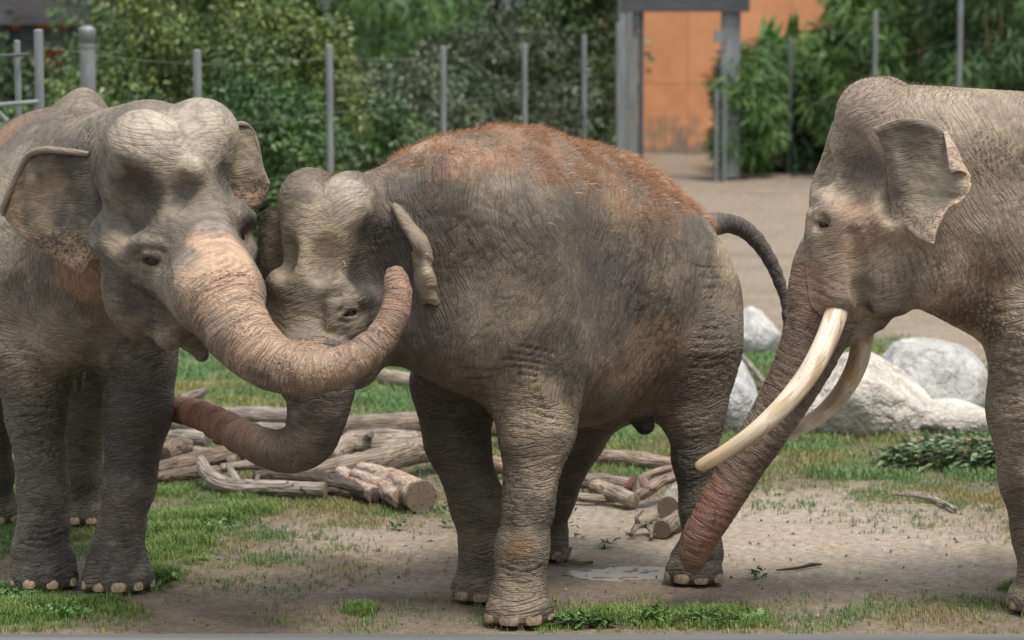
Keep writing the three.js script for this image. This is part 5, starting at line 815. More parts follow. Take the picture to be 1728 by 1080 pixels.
  const O3 = V(0.30, 0, -0.15), back = (x, y, z) => { // how far into the rusty band along the spine
    const q = (x - O3.x) * F.x + (z - O3.z) * F.z, sp = q > 0.35 ? lerp(2.335, 2.27, (q - 0.35) / 0.5) : q > -0.4 ? lerp(2.14, 2.335, (q + 0.4) / 0.75) : lerp(1.88, 2.14, (q + 1.05) / 0.65), w = 0.10 + 0.30 * sst(0.75, 0.15, q) * sst(-0.85, -0.1, q);
    return sst(w * 1.25, w * 0.25, sp - y + 0.22 * fbm(x * 4, y * 4, z * 4, 3)) * sst(-0.72, -0.5, x) * sst(-1.16, -1.05, q); };
  const knee = P(878, 925, 0.72);
  const list = [[P(530, 390, 1.0), 0.34, TAN, 0.75], [P(575, 310, 0.9), 0.25, PALE, 0.55], [P(520, 345, 0.95), 0.12, PALE, 0.6], [P(500, 580, 1.1), 0.24, PINK, 0.85, 1], [P(560, 620, 1.1), 0.14, PINK, 0.35, 1], [P(610, 430, 0.9), 0.15, DARKHIDE_SHADE, 0.75], [P(575, 395, 1.0), 0.07, DARKHIDE_SHADE, 0.5], [P(515, 390, 1.0), 0.06, DARKHIDE_SHADE, 0.4], [P(500, 500, 1.05), 0.10, DARKHIDE_SHADE, 0.35], [P(590, 480, 0.95), 0.10, TAN, 0.7], [P(640, 480, 0.72), 0.22, [0.05, 0.042, 0.038], 0.95], [P(695, 470, 0.5), 0.28, [0.05, 0.042, 0.038], 0.9],  // the near-black pair paints the deep shade between ear and head
    [P(1000, 500, 0.2), 0.40, DARKHIDE_SHADE, 0.7], [P(770, 430, 0.3), 0.34, DARKHIDE_SHADE, 0.85], [P(780, 560, 0.4), 0.22, DARKHIDE_SHADE, 0.6], [P(985, 620, 0.25), 0.16, DARKHIDE_SHADE, 0.8], [P(760, 760, 0.15), 0.45, [0.115, 0.095, 0.075], 0.8], [P(960, 820, -0.85), 0.4, [0.12, 0.095, 0.072], 0.8], [P(1090, 620, -0.1), 0.40, BROWN, 0.75], [P(1000, 640, 0.2), 0.25, BROWN, 0.6], [P(1205, 450, -0.6), 0.25, TAN, 0.85], [P(1120, 300, -0.5), 0.20, PALE, 0.5], [P(700, 270, 0.3), 0.22, TAN, 0.8], [P(850, 400, 0.35), 0.18, TAN, 0.65], [P(790, 245, 0.2), 0.10, TAN, 0.8], [P(900, 680, 0.6), 0.25, TAN, 0.65], [knee, 0.09, [0.24, 0.15, 0.08], 0.9, 1], [P(890, 1010, 0.75), 0.15, TAN, 0.5], [P(920, 800, 0.65), 0.16, TAN, 0.5], [P(430, 745, 0.65), 0.34, [0.24, 0.15, 0.10], 0.7], [P(355, 705, 0.12), 0.55, [0.33, 0.165, 0.095], 0.95], [P(270, 692, -0.42), 0.3, [0.27, 0.13, 0.075], 0.95], [P(470, 750, 0.85), 0.20, [0.19, 0.145, 0.10], 0.6], [P(1290, 430, -1.12), 0.45, [0.10, 0.093, 0.088], 0.95], [P(1160, 640, -0.2), 0.22, DARKHIDE_SHADE, 0.5], [P(1160, 780, -0.3), 0.16, DARKHIDE_SHADE, 0.45], [P(1088, 722, -0.30), 0.11, [0.03, 0.025, 0.02], 1]];
  const color = (x, y, z, nx, ny, nz, w) => {
    const c = skinBase(x, y, z, [0.098, 0.085, 0.071], [0.265, 0.224, 0.170], -0.05 + 0.12 * w.lim + 0.22 * w.head);
    const r = back(x, y, z) * sst(-0.25, 0.4, fbm(x * 6, y * 6, z * 6, 3) + 0.12); mix3(c, RUST, r * 0.7);
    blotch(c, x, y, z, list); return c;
  };
  const pos = V(0.30, 0, -0.15);
  const CR = [...foldFan([838, 940], [836, 985], [922, 936], [926, 985], 6, 7, 0.72, 0.0055, 0.011), ...foldFan([835, 575], [850, 720], [950, 600], [962, 735], 12, -6, 0.62, 0.006, 0.010), ...foldFan([850, 760], [846, 900], [930, 770], [918, 905], 7, 8, 0.66, 0.005, 0.006), ...foldFan([640, 345], [672, 350], [632, 440], [668, 440], 6, 0, 0.68, 0.0055, 0.011),
    ...foldFan([1150, 430], [1140, 600], [1240, 450], [1235, 600], 11, 6, -0.55, 0.006, 0.010, 0.5), ...foldFan([1130, 700], [1140, 800], [1215, 690], [1200, 800], 7, 8, -0.3, 0.006, 0.009), ...foldFan([1150, 850], [1148, 940], [1205, 850], [1210, 940], 6, 5, -0.27, 0.0055, 0.008), ...foldFan([772, 900], [790, 970], [850, 905], [838, 975], 7, 10, 0.18, 0.0055, 0.010), ...foldFan([745, 600], [770, 655], [860, 610], [820, 655], 4, 10, 0.5, 0.006, 0.009), ...foldFan([1000, 250], [1160, 420], [985, 400], [1090, 640], 9, 12, 0.1, 0.006, 0.004, 0.9)];
  buildLids(B, H, 1);
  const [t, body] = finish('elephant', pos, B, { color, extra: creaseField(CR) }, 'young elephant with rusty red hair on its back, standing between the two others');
  eyes(H, t, 1); nails(t, nailMat(0.46, 0.41, 0.345));
  const earCol = (x, y, z) => skinBase(x, y, z, [0.20, 0.168, 0.128], [0.50, 0.43, 0.33], 0.06);
  const PP = (q) => q.map(r => r.map(p => P(...p)));
  const roll = tube([[P(666, 347, 0.690), 0.016], [P(673, 356, 0.740), 0.026], [P(684, 374, 0.775), 0.031], [P(697, 393, 0.790), 0.036], [P(709, 411, 0.795), 0.043], [P(718, 427, 0.780), 0.036], [P(725, 440, 0.755), 0.016]], 50, 20, (s, a) => (1 + 0.14 * noise(Math.cos(a) * 1.4, Math.sin(a) * 1.4, s * 7) + 0.05 * noise(Math.cos(a) * 3, Math.sin(a) * 3, s * 22)) * (1 - 0.18 * Math.cos(2 * a)));
  roll.setAttribute('color', new THREE.Float32BufferAttribute([...Array(roll.attributes.position.count).keys()].flatMap(i => { const p = roll.attributes.position; return earCol(p.getX(i), p.getY(i), p.getZ(i)); }), 3));
  const strip = PP([[[690, 424, 0.700], [702, 424, 0.780], [710, 422, 0.815], [719, 424, 0.815], [728, 432, 0.790], [720, 440, 0.680]], [[694, 444, 0.680], [703, 443, 0.770], [711, 442, 0.805], [720, 442, 0.810], [728, 448, 0.770], [722, 456, 0.660]], [[698, 466, 0.660], [706, 464, 0.765], [714, 462, 0.810], [723, 462, 0.815], [730, 466, 0.770], [724, 474, 0.650]], [[702, 488, 0.650], [709, 486, 0.750], [717, 484, 0.795], [726, 483, 0.800], [734, 487, 0.755], [727, 492, 0.640]], [[705, 505, 0.640], [711, 505, 0.730], [719, 502, 0.775], [728, 501, 0.780], [738, 505, 0.740], [730, 509, 0.640]], [[706, 518, 0.630], [711, 517, 0.710], [720, 511, 0.750], [729, 512, 0.755], [739, 516, 0.720], [732, 519, 0.630]]]);
  const rear = PP([[[676, 348, 0.40], [672, 346, 0.55], [676, 345, 0.64], [684, 352, 0.67], [692, 364, 0.64]], [[690, 385, 0.38], [680, 382, 0.55], [688, 372, 0.66], [698, 378, 0.68], [704, 388, 0.64]], [[702, 420, 0.36], [692, 422, 0.53], [700, 408, 0.66], [709, 402, 0.68], [714, 408, 0.64]], [[708, 470, 0.34], [700, 468, 0.50], [706, 450, 0.60], [714, 446, 0.62], [718, 450, 0.58]], [[712, 512, 0.34], [706, 512, 0.48], [711, 500, 0.56], [718, 496, 0.58], [722, 500, 0.55]]]);
  ear(t, [roll, earGeo(strip, { ripple: 0.012 }, 0.012, earCol, 50, 60), earGeo(rear, { ripple: 0.008 }, 0.014, (x, y, z, u) => { const c = earCol(x, y, z), d = sst(0.75, 0.4, u); return c.map(v => v * (1 - 0.6 * d)); })], pos);  // back sheet darkened toward its root, painted shade behind the ear
  const far = [[[520, 350, 0.40], [482, 343, 0.46], [460, 349, 0.42], [440, 360, 0.34]], [[520, 390, 0.42], [478, 388, 0.46], [456, 390, 0.44], [436, 398, 0.34]], [[510, 430, 0.42], [468, 428, 0.46], [449, 432, 0.44], [433, 440, 0.34]], [[500, 460, 0.42], [466, 462, 0.45], [448, 464, 0.42], [431, 480, 0.34]], [[490, 480, 0.42], [465, 478, 0.43], [450, 470, 0.40], [436, 478, 0.34]]].map(r => r.map(p => P(...p)));
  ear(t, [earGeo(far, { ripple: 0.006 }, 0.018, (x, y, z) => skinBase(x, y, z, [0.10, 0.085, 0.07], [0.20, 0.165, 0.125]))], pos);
  const dens = (x, y, z, nx, ny) => clamp(ny * 1.3 + 0.2) * Math.pow(back(x, y, z), 1.8) * (0.25 + sst(-0.15, 0.25, fbm(x * 5, y * 5, z * 5, 2)));
  mesh('hair', shift(hairGeo(body, 46000, dens, V(0.45, 0, 0.25), 0.042, 5, (r) => { const k = 0.5 + 0.9 * r(), y = r() < 0.3 ? 1 : 0; return [(0.39 + 0.14 * y) * k, (0.205 + 0.13 * y) * k, (0.11 + 0.09 * y) * k]; }, 0.0005), pos), HAIR, t);
  const crown = H.h(-0.02, 0.5, 0);
  mesh('hair', shift(hairGeo(body, 2600, (x, y, z, nx, ny) => sst(0.36, 0.05, Math.hypot(x - crown.x - 0.08, (y - crown.y) * 1.2, z - crown.z + 0.1)) * (0.25 + sst(0.08, 0.0, Math.abs((x - crown.x) * H.S.x + (z - crown.z) * H.S.z))), V(0.1, 0.3, 0), 0.018, 6, (r) => { const k = 0.4 + 0.6 * r(); return [0.25 * k, 0.14 * k, 0.085 * k]; }, 0.0006), pos), HAIR, t);
  // stalks of straw caught on the back and the forehead
  const face = (x, y, z) => sst(0.5, 0.2, Math.hypot(x - H.O.x, (y - H.O.y) * 0.8, z - H.O.z - 0.15)) * 0.35;
  tag(mesh('straw', shift(hairGeo(body, 190, (x, y, z, nx, ny, nz) => Math.max(clamp(ny + 0.1) * sst(1.75, 2.15, y) * sst(-0.7, -0.3, x) * (0.2 + sst(0, 0.3, fbm(x * 4, y * 4, z * 4, 2))), nz > 0.2 ? face(x, y, z) * 0.22 : 0), V(0.6, -0.1, 0.5), 0.05, 12, (r) => { const k = 0.8 + 0.4 * r(); return [0.70 * k, 0.55 * k, 0.33 * k]; }, 0.0013), pos), HAIR, t), 'stalks of straw caught in the hair', null, null, 'stuff');
  return { t, body, H };
}

function elephantLeft() {
  const B = new Flesh(); B.floor = 0.006;
  const O = V(-2.44, 0, -1.05), f = bodyFrame(O, V(0.22, 0, 0.975).normalize()), { b, ax, F, S, U } = f;
  const T = { st: 'torso', axis: F.clone().addScaledVector(U, 0.3).normalize(), amp: 0.0045 }, SH = { ...T, axis: V(0, 1, 0).addScaledVector(S, 0.5).normalize(), amp: 0.006 };
  B.ell(b(0.50, 1.70, 0), [0.50, 0.60, 0.52], ax, 0.1, T).ell(b(-0.15, 1.75, 0), [0.85, 0.68, 0.62], ax, 0.15, T).ell(b(-0.85, 1.66, 0), [0.50, 0.64, 0.54], ax, 0.15, T);
  B.ell(b(0.62, 1.52, -0.36), [0.26, 0.48, 0.20], ax, 0.12, SH).ell(b(0.62, 1.42, 0.30), [0.26, 0.50, 0.20], ax, 0.12, SH);
  B.ell(P(142, 250, -0.75), [0.30, 0.32, 0.17], ax, 0.16, T);
  B.cone(b(0.3, 2.22, 0), b(-0.9, 2.14, 0), 0.17, 0.16, 0.2, T);
  B.ell(b(0.86, 1.42, 0.05), [0.24, 0.26, 0.28], ax, 0.14, SH);
  const H = frame(P(304, 346, 0.55), 0.74, 0.16, 0.15, 1.05, 1.27);
  const N = { st: 'torso', axis: H.F, amp: 0.006 };
  B.cone(b(0.45, 2.05, 0), H.h(-0.24, 0.16, 0), 0.34, 0.30, 0.16, N).cone(b(0.62, 1.65, 0), H.h(-0.20, -0.15, 0), 0.42, 0.26, 0.14, N);
  B.ell(P(329, 292, 0.80), [0.055, 0.075, 0.06], H.ax, 0.10, { st: 'head', axis: H.U, amp: 0.002, fa: 30, fp: 9 });
  buildHead(B, H, { dome: 0.29, domeW: 0.125, jawW: 0.175 });
  B.cone(H.h(0.15, 0.00, 0), P(370, 485, 1.07), 0.115, 0.175, 0.15, { st: 'trunk', s0: -0.6, s1: -0.3, amp: 0.7, hx: H.U });
  for (const m of [-1, 1]) B.cone(H.h(0.12, -0.26, 0.15 * m), P(m < 0 ? 345 : 395, 505, 1.02), 0.075, 0.13, 0.08, { st: 'head', axis: H.U, amp: 0.003, fa: 30, fp: 9 });
  limbCurve(B, [[H.h(0.13, -0.28, 0), 0.185], [P(368, 500, 1.08), 0.174], [P(402, 560, 1.22), 0.146], [P(441, 600, 1.30), 0.122], [P(486, 624, 1.36), 0.103], [P(540, 628, 1.38), 0.087], [P(590, 612, 1.36), 0.074], [P(634, 580, 1.31), 0.063], [P(662, 540, 1.25), 0.057], [P(672, 498, 1.20), 0.053], [P(668, 462, 1.15), 0.042]], 26, 0.05, { st: 'trunk', amp: 1.5 });
  leg(B, [[P(60, 610, -0.30), 0.21], [P(60, 700, -0.30), 0.148], [P(74, 830, -0.28), 0.126], [P(74, 890, -0.28), 0.124], [P(66, 930, -0.28), 0.132]], { c: [-2.42, -0.26], r: 0.165, dir: -0.02, n: 4, spread: 0.7, nw: 0.038 }, { amp: 0.0055 });
  leg(B, [[P(240, 590, -0.25), 0.19], [P(233, 690, -0.22), 0.170], [P(217, 820, -0.22), 0.130], [P(205, 890, -0.22), 0.112], [P(198, 930, -0.22), 0.118]], { c: [-2.04, -0.20], r: 0.180, dir: 0.15, n: 5, spread: 0.55, nw: 0.038 }, { amp: 0.003 });
  leg(B, [[P(160, 600, -1.85), 0.24], [P(146, 700, -1.9), 0.125], [P(140, 800, -2.0), 0.105], [P(138, 850, -2.05), 0.11]], { c: [-2.50, -2.05], r: 0.15, dir: 0.1, n: 4 }, { amp: 0.003 });
  leg(B, [[P(-20, 600, -1.85), 0.24], [P(-15, 700, -1.9), 0.12], [P(-8, 800, -2.0), 0.10], [P(-10, 850, -2.05), 0.10]], { c: [-3.03, -2.05], r: 0.14, dir: 0.1, n: 4 }, { amp: 0.003 });
  B.cone(P(136, 600, -1.0), P(133, 655, -1.0), 0.05, 0.02, 0.03, { st: 'foot', axis: V(0, 1, 0), amp: 0.001, fa: 10, fp: 10 });
  limbCurve(B, [[b(-1.28, 1.75, 0), 0.08], [b(-1.42, 1.6, 0), 0.05], [b(-1.46, 1.2, 0.02), 0.03], [b(-1.44, 0.85, 0.02), 0.018]], 10, 0.04, { st: 'tail' });
  const list = [[P(352, 392, 1.05), 0.17, PINK, 0.9, 1], [P(385, 425, 1.1), 0.19, PINK, 0.95], [P(365, 480, 1.2), 0.26, PINK, 0.95], [P(430, 560, 1.3), 0.30, [0.54, 0.39, 0.275], 0.95], [P(520, 610, 1.45), 0.26, [0.47, 0.345, 0.245], 0.85], [P(480, 650, 1.45), 0.14, [0.30, 0.22, 0.165], 0.7], [P(330, 520, 1.2), 0.15, [0.26, 0.205, 0.16], 0.75, 1], [P(620, 590, 1.4), 0.25, [0.42, 0.29, 0.205], 0.85], [P(672, 490, 1.25), 0.2, [0.45, 0.28, 0.20], 0.9],
    [P(240, 215, 0.8), 0.20, PALE, 0.55], [P(320, 215, 0.7), 0.25, PALE, 0.5], [P(280, 260, 0.9), 0.26, PALE, 0.55], [P(225, 300, 0.8), 0.16, DARKHIDE_SHADE, 0.8], [P(235, 325, 0.85), 0.14, DARKHIDE_SHADE, 0.8], [P(330, 315, 1.0), 0.14, DARKHIDE_SHADE, 0.75], [P(190, 280, 0.8), 0.09, [0.40, 0.39, 0.35], 0.6], [P(300, 330, 1.0), 0.10, TAN, 0.8], [P(328, 287, 1.0), 0.05, TAN, 0.7], [P(190, 400, 0.8), 0.13, TAN, 0.85], [P(360, 350, 1.0), 0.16, [0.21, 0.195, 0.175], 0.8],  // dark blotches paint the shade of the temple hollows
    [P(125, 480, 0.3), 0.28, [0.40, 0.25, 0.16], 0.9, 1], [P(185, 560, 0.3), 0.24, [0.33, 0.235, 0.15], 0.85, 1], [P(235, 520, 0.8), 0.20, DARKHIDE_SHADE, 0.75], [P(340, 595, 0.72), 0.13, [0.07, 0.05, 0.045], 0.9], [P(180, 470, 0.75), 0.12, DARKHIDE_SHADE, 0.5], [P(265, 430, 0.9), 0.07, DARKHIDE_SHADE, 0.55], [P(328, 300, 1.0), 0.035, TAN, 0.9], [P(290, 345, 1.0), 0.07, TAN, 0.8], [P(375, 330, 0.95), 0.09, DARKHIDE_SHADE, 0.5], [P(50, 260, -0.9), 0.35, [0.30, 0.185, 0.11], 0.75], [P(75, 860, -0.1), 0.10, [0.30, 0.22, 0.15], 0.7, 1], [P(60, 620, 0), 0.25, TAN, 0.4], [P(70, 950, -0.1), 0.30, [0.095, 0.087, 0.082], 0.8], [P(70, 780, -0.1), 0.30, [0.13, 0.115, 0.10], 0.6], [P(230, 720, -0.1), 0.5, [0.10, 0.09, 0.081], 0.9], [P(195, 950, 0), 0.25, [0.12, 0.105, 0.095], 0.7], [P(140, 700, -1.9), 0.8, [0.13, 0.105, 0.08], 0.7], [P(200, 880, -0.1), 0.16, [0.17, 0.135, 0.11], 0.6]];
  const color = (x, y, z, nx, ny, nz, w) => { const c = skinBase(x, y, z, [0.150, 0.134, 0.113], [0.345, 0.305, 0.243], 0.02); blotch(c, x, y, z, list); return c; };
  const CR = [...foldFan([20, 850], [22, 930], [112, 845], [118, 925], 8, 8, -0.12, 0.0055, 0.010), ...foldFan([10, 590], [15, 790], [105, 600], [105, 790], 13, -5, -0.1, 0.006, 0.010), ...foldFan([170, 860], [160, 920], [248, 855], [242, 915], 7, 7, -0.08, 0.0055, 0.009), ...foldFan([190, 640], [185, 800], [285, 630], [262, 800], 9, 6, -0.05, 0.0055, 0.004), ...foldFan([180, 165], [245, 182], [160, 250], [180, 265], 7, 0, -0.2, 0.006, 0.009, 0.7), ...foldFan([180, 455], [215, 545], [290, 500], [300, 555], 6, 16, 0.9, 0.006, 0.008, 0.5), ...foldFan([330, 395], [300, 500], [418, 372], [432, 455], 8, 6, 1.25, 0.006, 0.010, 0.3), ...foldFan([190, 235], [195, 280], [330, 232], [400, 262], 4, -8, 0.95, 0.006, 0.004, 0.4)];
  buildLids(B, H, -1, 1.32);
  const [t, body] = finish('elephant', O, B, { color, dots: true, extra: creaseField(CR) }, 'elephant on the left facing forward, pink speckled trunk reaching across to another elephant');
  eyes(H, t, -1, 1.32); nails(t, nailMat(0.85, 0.75, 0.60));
  const earCol = (x, y, z, u, v) => { const c = skinBase(x, y, z, [0.066, 0.058, 0.050], [0.27, 0.215, 0.145], -0.16 + 0.8 * fbm(x * 7, y * 7, z * 7, 4)); const m = Math.max(sst(0.35, 0.9, v), sst(0.7, 1, u)) ; const n = noise(x * 60, y * 60, z * 60) + 0.5 * noise(x * 110, y * 110, z * 110); mix3(c, [0.40, 0.28, 0.18], m * 0.75 * sst(-0.2, 0.15, n + m - 0.75)); mix3(c, [0.30, 0.265, 0.215], sst(0.06, 0.0, v) * 0.8 + sst(0.95, 1, u) * 0.6); return c; };
  const near = [[[175, 262, 0.50], [146, 257, 0.50], [108, 254, 0.44], [74, 252, 0.36], [50, 260, 0.26]], [[178, 300, 0.52], [150, 298, 0.52], [108, 290, 0.42], [64, 290, 0.34], [30, 295, 0.20]], [[180, 345, 0.54], [154, 345, 0.54], [110, 335, 0.42], [58, 340, 0.32], [6, 352, 0.16]], [[182, 385, 0.56], [156, 385, 0.56], [116, 382, 0.46], [70, 385, 0.36], [22, 386, 0.22]], [[182, 415, 0.58], [157, 415, 0.58], [132, 424, 0.50], [98, 428, 0.42], [60, 414, 0.32]], [[180, 440, 0.58], [155, 438, 0.58], [146, 452, 0.54], [134, 461, 0.50], [112, 444, 0.44]]].map(r => r.map(p => P(...p)));
  const rim = tube([[P(150, 260, 0.52), 0.014], [P(108, 255, 0.47), 0.017], [P(74, 253, 0.39), 0.018], [P(48, 263, 0.29), 0.018], [P(29, 298, 0.23), 0.018], [P(7, 345, 0.19), 0.016], [P(4, 364, 0.18), 0.008]], 40, 10); rim.setAttribute('color', new THREE.Float32BufferAttribute(new Float32Array(rim.attributes.position.count * 3).map((_, i) => [0.25, 0.22, 0.18][i % 3]), 3));
  ear(t, [earGeo(near, { topRim: 1, ripple: 0.010 }, 0.022, earCol), rim], O);
  const far = [[[360, 225, 0.30], [390, 212, 0.32], [408, 208, 0.28], [424, 219, 0.20]], [[365, 255, 0.32], [395, 250, 0.34], [418, 248, 0.28], [434, 245, 0.20]], [[370, 300, 0.34], [400, 295, 0.36], [424, 292, 0.32], [441, 282, 0.20]], [[378, 330, 0.36], [405, 325, 0.36], [432, 322, 0.30], [454, 312, 0.22]], [[385, 352, 0.38], [408, 352, 0.36], [424, 352, 0.32], [438, 352, 0.24]]].map(r => r.map(p => P(...p)));
  const rim2 = tube([[P(388, 213, 0.34), 0.012], [P(408, 209, 0.30), 0.015], [P(424, 220, 0.22), 0.014], [P(434, 246, 0.21), 0.013], [P(441, 282, 0.21), 0.012], [P(454, 312, 0.23), 0.010]], 24, 10); rim2.setAttribute('color', new THREE.Float32BufferAttribute(new Float32Array(rim2.attributes.position.count * 3).map((_, i) => [0.22, 0.19, 0.16][i % 3]), 3));
  ear(t, [earGeo(far, { topRim: 1, ripple: 0.008 }, 0.020, earCol), rim2], O);
  mesh('hair', shift(hairGeo(body, 5000, (x, y, z, nx, ny) => sst(0.15, 0.6, ny) * sst(2.12, 2.42, y) * (z < 0.1 ? 1 : 0.35), V(-0.2, 0.2, 0), 0.026, 8, (r) => { const k = 0.4 + 0.7 * r(); return [0.27 * k, 0.17 * k, 0.11 * k]; }, 0.0006), O), HAIR, t);
  return { t, body, H };
}

function elephantRight() {
  const B = new Flesh(); B.floor = 0.006;
  const F = V(-0.96, 0, -0.28).normalize(), O = V(3.42, 0, 0.20), f = bodyFrame(O, F), { b, ax, S, U } = f;
  const T = { st: 'torso', axis: F.clone().addScaledVector(U, 0.3).normalize(), amp: 0.0045 }, SH = { ...T, axis: V(0, 1, 0).addScaledVector(F, 0.55).normalize(), amp: 0.006 };
  B.ell(b(0.55, 1.65, 0), [0.52, 0.78, 0.52], ax, 0.1, T).ell(b(-0.15, 1.70, 0), [0.90, 0.88, 0.66], ax, 0.15, T).ell(b(-0.95, 1.62, 0), [0.55, 0.78, 0.55], ax, 0.15, T);
  B.ell(b(0.66, 1.60, 0.34), [0.28, 0.58, 0.22], ax, 0.12, SH).ell(b(0.60, 1.60, -0.34), [0.28, 0.58, 0.22], ax, 0.12, SH);
  const H = frame(P(1463, 318, 0.30), -1.86, 0.0, 0.0, 1.0);
  const N = { st: 'torso', axis: F.clone().addScaledVector(U, -0.35).normalize(), amp: 0.0055 };
  B.cone(b(0.45, 2.27, 0), H.h(-0.24, 0.20, 0), 0.28, 0.31, 0.14, N).cone(b(0.62, 1.80, 0), H.h(-0.20, -0.10, 0), 0.42, 0.30, 0.14, N).cone(b(0.86, 1.50, 0), H.h(-0.34, -0.42, 0), 0.27, 0.18, 0.12, N);
  B.chain([[P(1497, 207, 0.550), 0.020], [P(1520, 245, 0.610), 0.030], [P(1512, 300, 0.610), 0.034], [P(1518, 350, 0.590), 0.026], [P(1524, 382, 0.550), 0.016]], 0.05, { st: 'head', axis: H.F, amp: 0.004, fa: 30, fp: 9 });
  buildHead(B, H, { nose: 0.025, jawW: 0.15, domeF: -0.01, dome: 0.37 });
  B.cone(P(1420, 405, 0.42), P(1414, 496, 0.50), 0.13, 0.092, 0.14, { st: 'head', axis: H.U, amp: 0.002, fa: 30, fp: 9 });
  limbCurve(B, [[H.h(0.16, -0.40, 0), 0.17], [P(1385, 540, 0.32), 0.145], [P(1360, 605, 0.34), 0.132], [P(1325, 672, 0.36), 0.113], [P(1288, 733, 0.36), 0.100], [P(1252, 786, 0.36), 0.094], [P(1219, 842, 0.36), 0.089], [P(1187, 895, 0.34), 0.078], [P(1171, 932, 0.32), 0.058], [P(1171, 952, 0.31), 0.036]], 26, 0.05, { st: 'trunk' });
  leg(B, [[P(1768, 560, 0.36), 0.29], [P(1752, 690, 0.34), 0.245], [P(1762, 800, 0.34), 0.215], [P(1772, 900, 0.34), 0.180], [P(1782, 955, 0.34), 0.165]], { c: [2.70, 0.34], r: 0.21, dir: -1.8, n: 5, spread: 0.5 }, { amp: 0.006 });
  leg(B, [[b(0.62, 1.3, -0.32), 0.25], [b(0.64, 0.9, -0.33), 0.20], [b(0.66, 0.45, -0.33), 0.15], [b(0.66, 0.25, -0.33), 0.15]], { c: [b(0.66, 0, -0.33).x, b(0, 0, -0.33).z - 0.18], r: 0.20, dir: -1.8, n: 5, spread: 0.5 }, { amp: 0.004 });
  for (const m of [-1, 1]) { const c = b(-1.0 + m * 0.1, 0, 0.3 * m); leg(B, [[b(-0.95, 1.2, 0.3 * m), 0.28], [b(-0.98, 0.75, 0.3 * m), 0.19], [b(-1.05 + m * 0.1, 0.45, 0.3 * m), 0.14], [b(-1.02 + m * 0.1, 0.25, 0.3 * m), 0.14]], { c: [c.x, c.z], r: 0.18, dir: -1.8, n: 4 }, { amp: 0.004 }); }
  limbCurve(B, [[b(-1.42, 1.95, 0), 0.08], [b(-1.58, 1.75, 0), 0.05], [b(-1.62, 1.3, 0.02), 0.03], [b(-1.6, 0.9, 0.02), 0.018]], 10, 0.04, { st: 'tail' });
  const list = [[P(1345, 500, 0.5), 0.32, [0.42, 0.275, 0.185], 0.9, 1], [P(1400, 470, 0.6), 0.16, [0.30, 0.21, 0.15], 0.7], [P(1330, 620, 0.5), 0.35, [0.20, 0.135, 0.10], 0.9], [P(1240, 800, 0.45), 0.35, [0.19, 0.125, 0.092], 0.9], [P(1190, 880, 0.42), 0.27, [0.33, 0.175, 0.12], 0.95], [P(1172, 945, 0.36), 0.14, [0.36, 0.19, 0.13], 0.95], [P(1440, 390, 0.6), 0.20, [0.36, 0.24, 0.165], 0.75], [P(1425, 262, 0.55), 0.17, DARKHIDE_SHADE, 0.75], [P(1450, 285, 0.55), 0.17, DARKHIDE_SHADE, 0.7], [P(1388, 375, 0.55), 0.06, DARKHIDE_SHADE, 0.85], [P(1410, 400, 0.55), 0.10, DARKHIDE_SHADE, 0.4], [P(1620, 480, 0.4), 0.34, [0.24, 0.165, 0.115], 0.85, 1], [P(1640, 540, 0.4), 0.22, [0.14, 0.095, 0.07], 0.8, 1], [P(1500, 470, 0.5), 0.22, [0.20, 0.165, 0.125], 0.7], [P(1450, 180, 0.5), 0.3, [0.36, 0.30, 0.24], 0.7], [P(1700, 300, 0.6), 0.3, [0.34, 0.285, 0.225], 0.7], [P(1440, 415, 0.62), 0.045, DARKHIDE_SHADE, 0.8], [P(1447, 450, 0.62), 0.05, DARKHIDE_SHADE, 0.9], [P(1456, 490, 0.6), 0.055, DARKHIDE_SHADE, 0.9], [P(1462, 525, 0.55), 0.06, DARKHIDE_SHADE, 0.9], [P(1420, 508, 0.55), 0.06, [0.14, 0.105, 0.085], 0.7], [P(1500, 540, 0.35), 0.14, [0.10, 0.08, 0.065], 0.7], [P(1720, 870, 0.5), 0.25, [0.15, 0.125, 0.105], 0.7]];  // painted shade in the temple hollow and along the mouth fold
  const color = (x, y, z, nx, ny, nz, w) => { const c = skinBase(x, y, z, [0.24, 0.20, 0.155], [0.43, 0.36, 0.275], 0.1); blotch(c, x, y, z, list); return c; };
  B.chain([[P(1436, 395, 0.60), 0.022], [P(1447, 440, 0.61), 0.036], [P(1456, 490, 0.58), 0.040], [P(1462, 530, 0.52), 0.035]], 0.045, { st: 'head', axis: H.U, amp: 0, fa: 1, fp: 1 });
  for (const s of B.d.slice(-3)) s[1] = 1;
  B.ell(P(1492, 475, 0.50), [0.10, 0.15, 0.085], H.ax, 0.08, { st: 'head', axis: H.U, amp: 0.003, fa: 30, fp: 9 });
  B.cone(P(1470, 535, 0.32), P(1440, 565, 0.32), 0.085, 0.05, 0.05, { st: 'head', axis: H.U, amp: 0.003, fa: 30, fp: 9 });
  const CR = [...foldFan([1455, 165], [1560, 165], [1490, 215], [1610, 240], 8, 5, 0.45, 0.006, 0.008, 0.5), ...foldFan([1620, 180], [1720, 190], [1650, 300], [1728, 320], 10, 8, 0.5, 0.006, 0.009, 0.5), ...foldFan([1672, 560], [1680, 780], [1740, 540], [1740, 780], 16, 5, 0.5, 0.006, 0.011, 0.5), ...foldFan([1465, 390], [1560, 400], [1470, 520], [1600, 520], 9, 0, 0.5, 0.006, 0.006, 0.5), ...foldFan([1420, 360], [1440, 420], [1470, 330], [1490, 400], 5, 4, 0.58, 0.006, 0.006, 0.3), ...foldFan([1345, 450], [1215, 790], [1430, 500], [1290, 790], 22, 4, 0.45, 0.0055, 0.006, 0.25)];
  buildLids(B, H);
  const [t, body] = finish('elephant', O, B, { color, extra: creaseField(CR) }, 'large tan elephant with two long tusks walking in from the right edge');
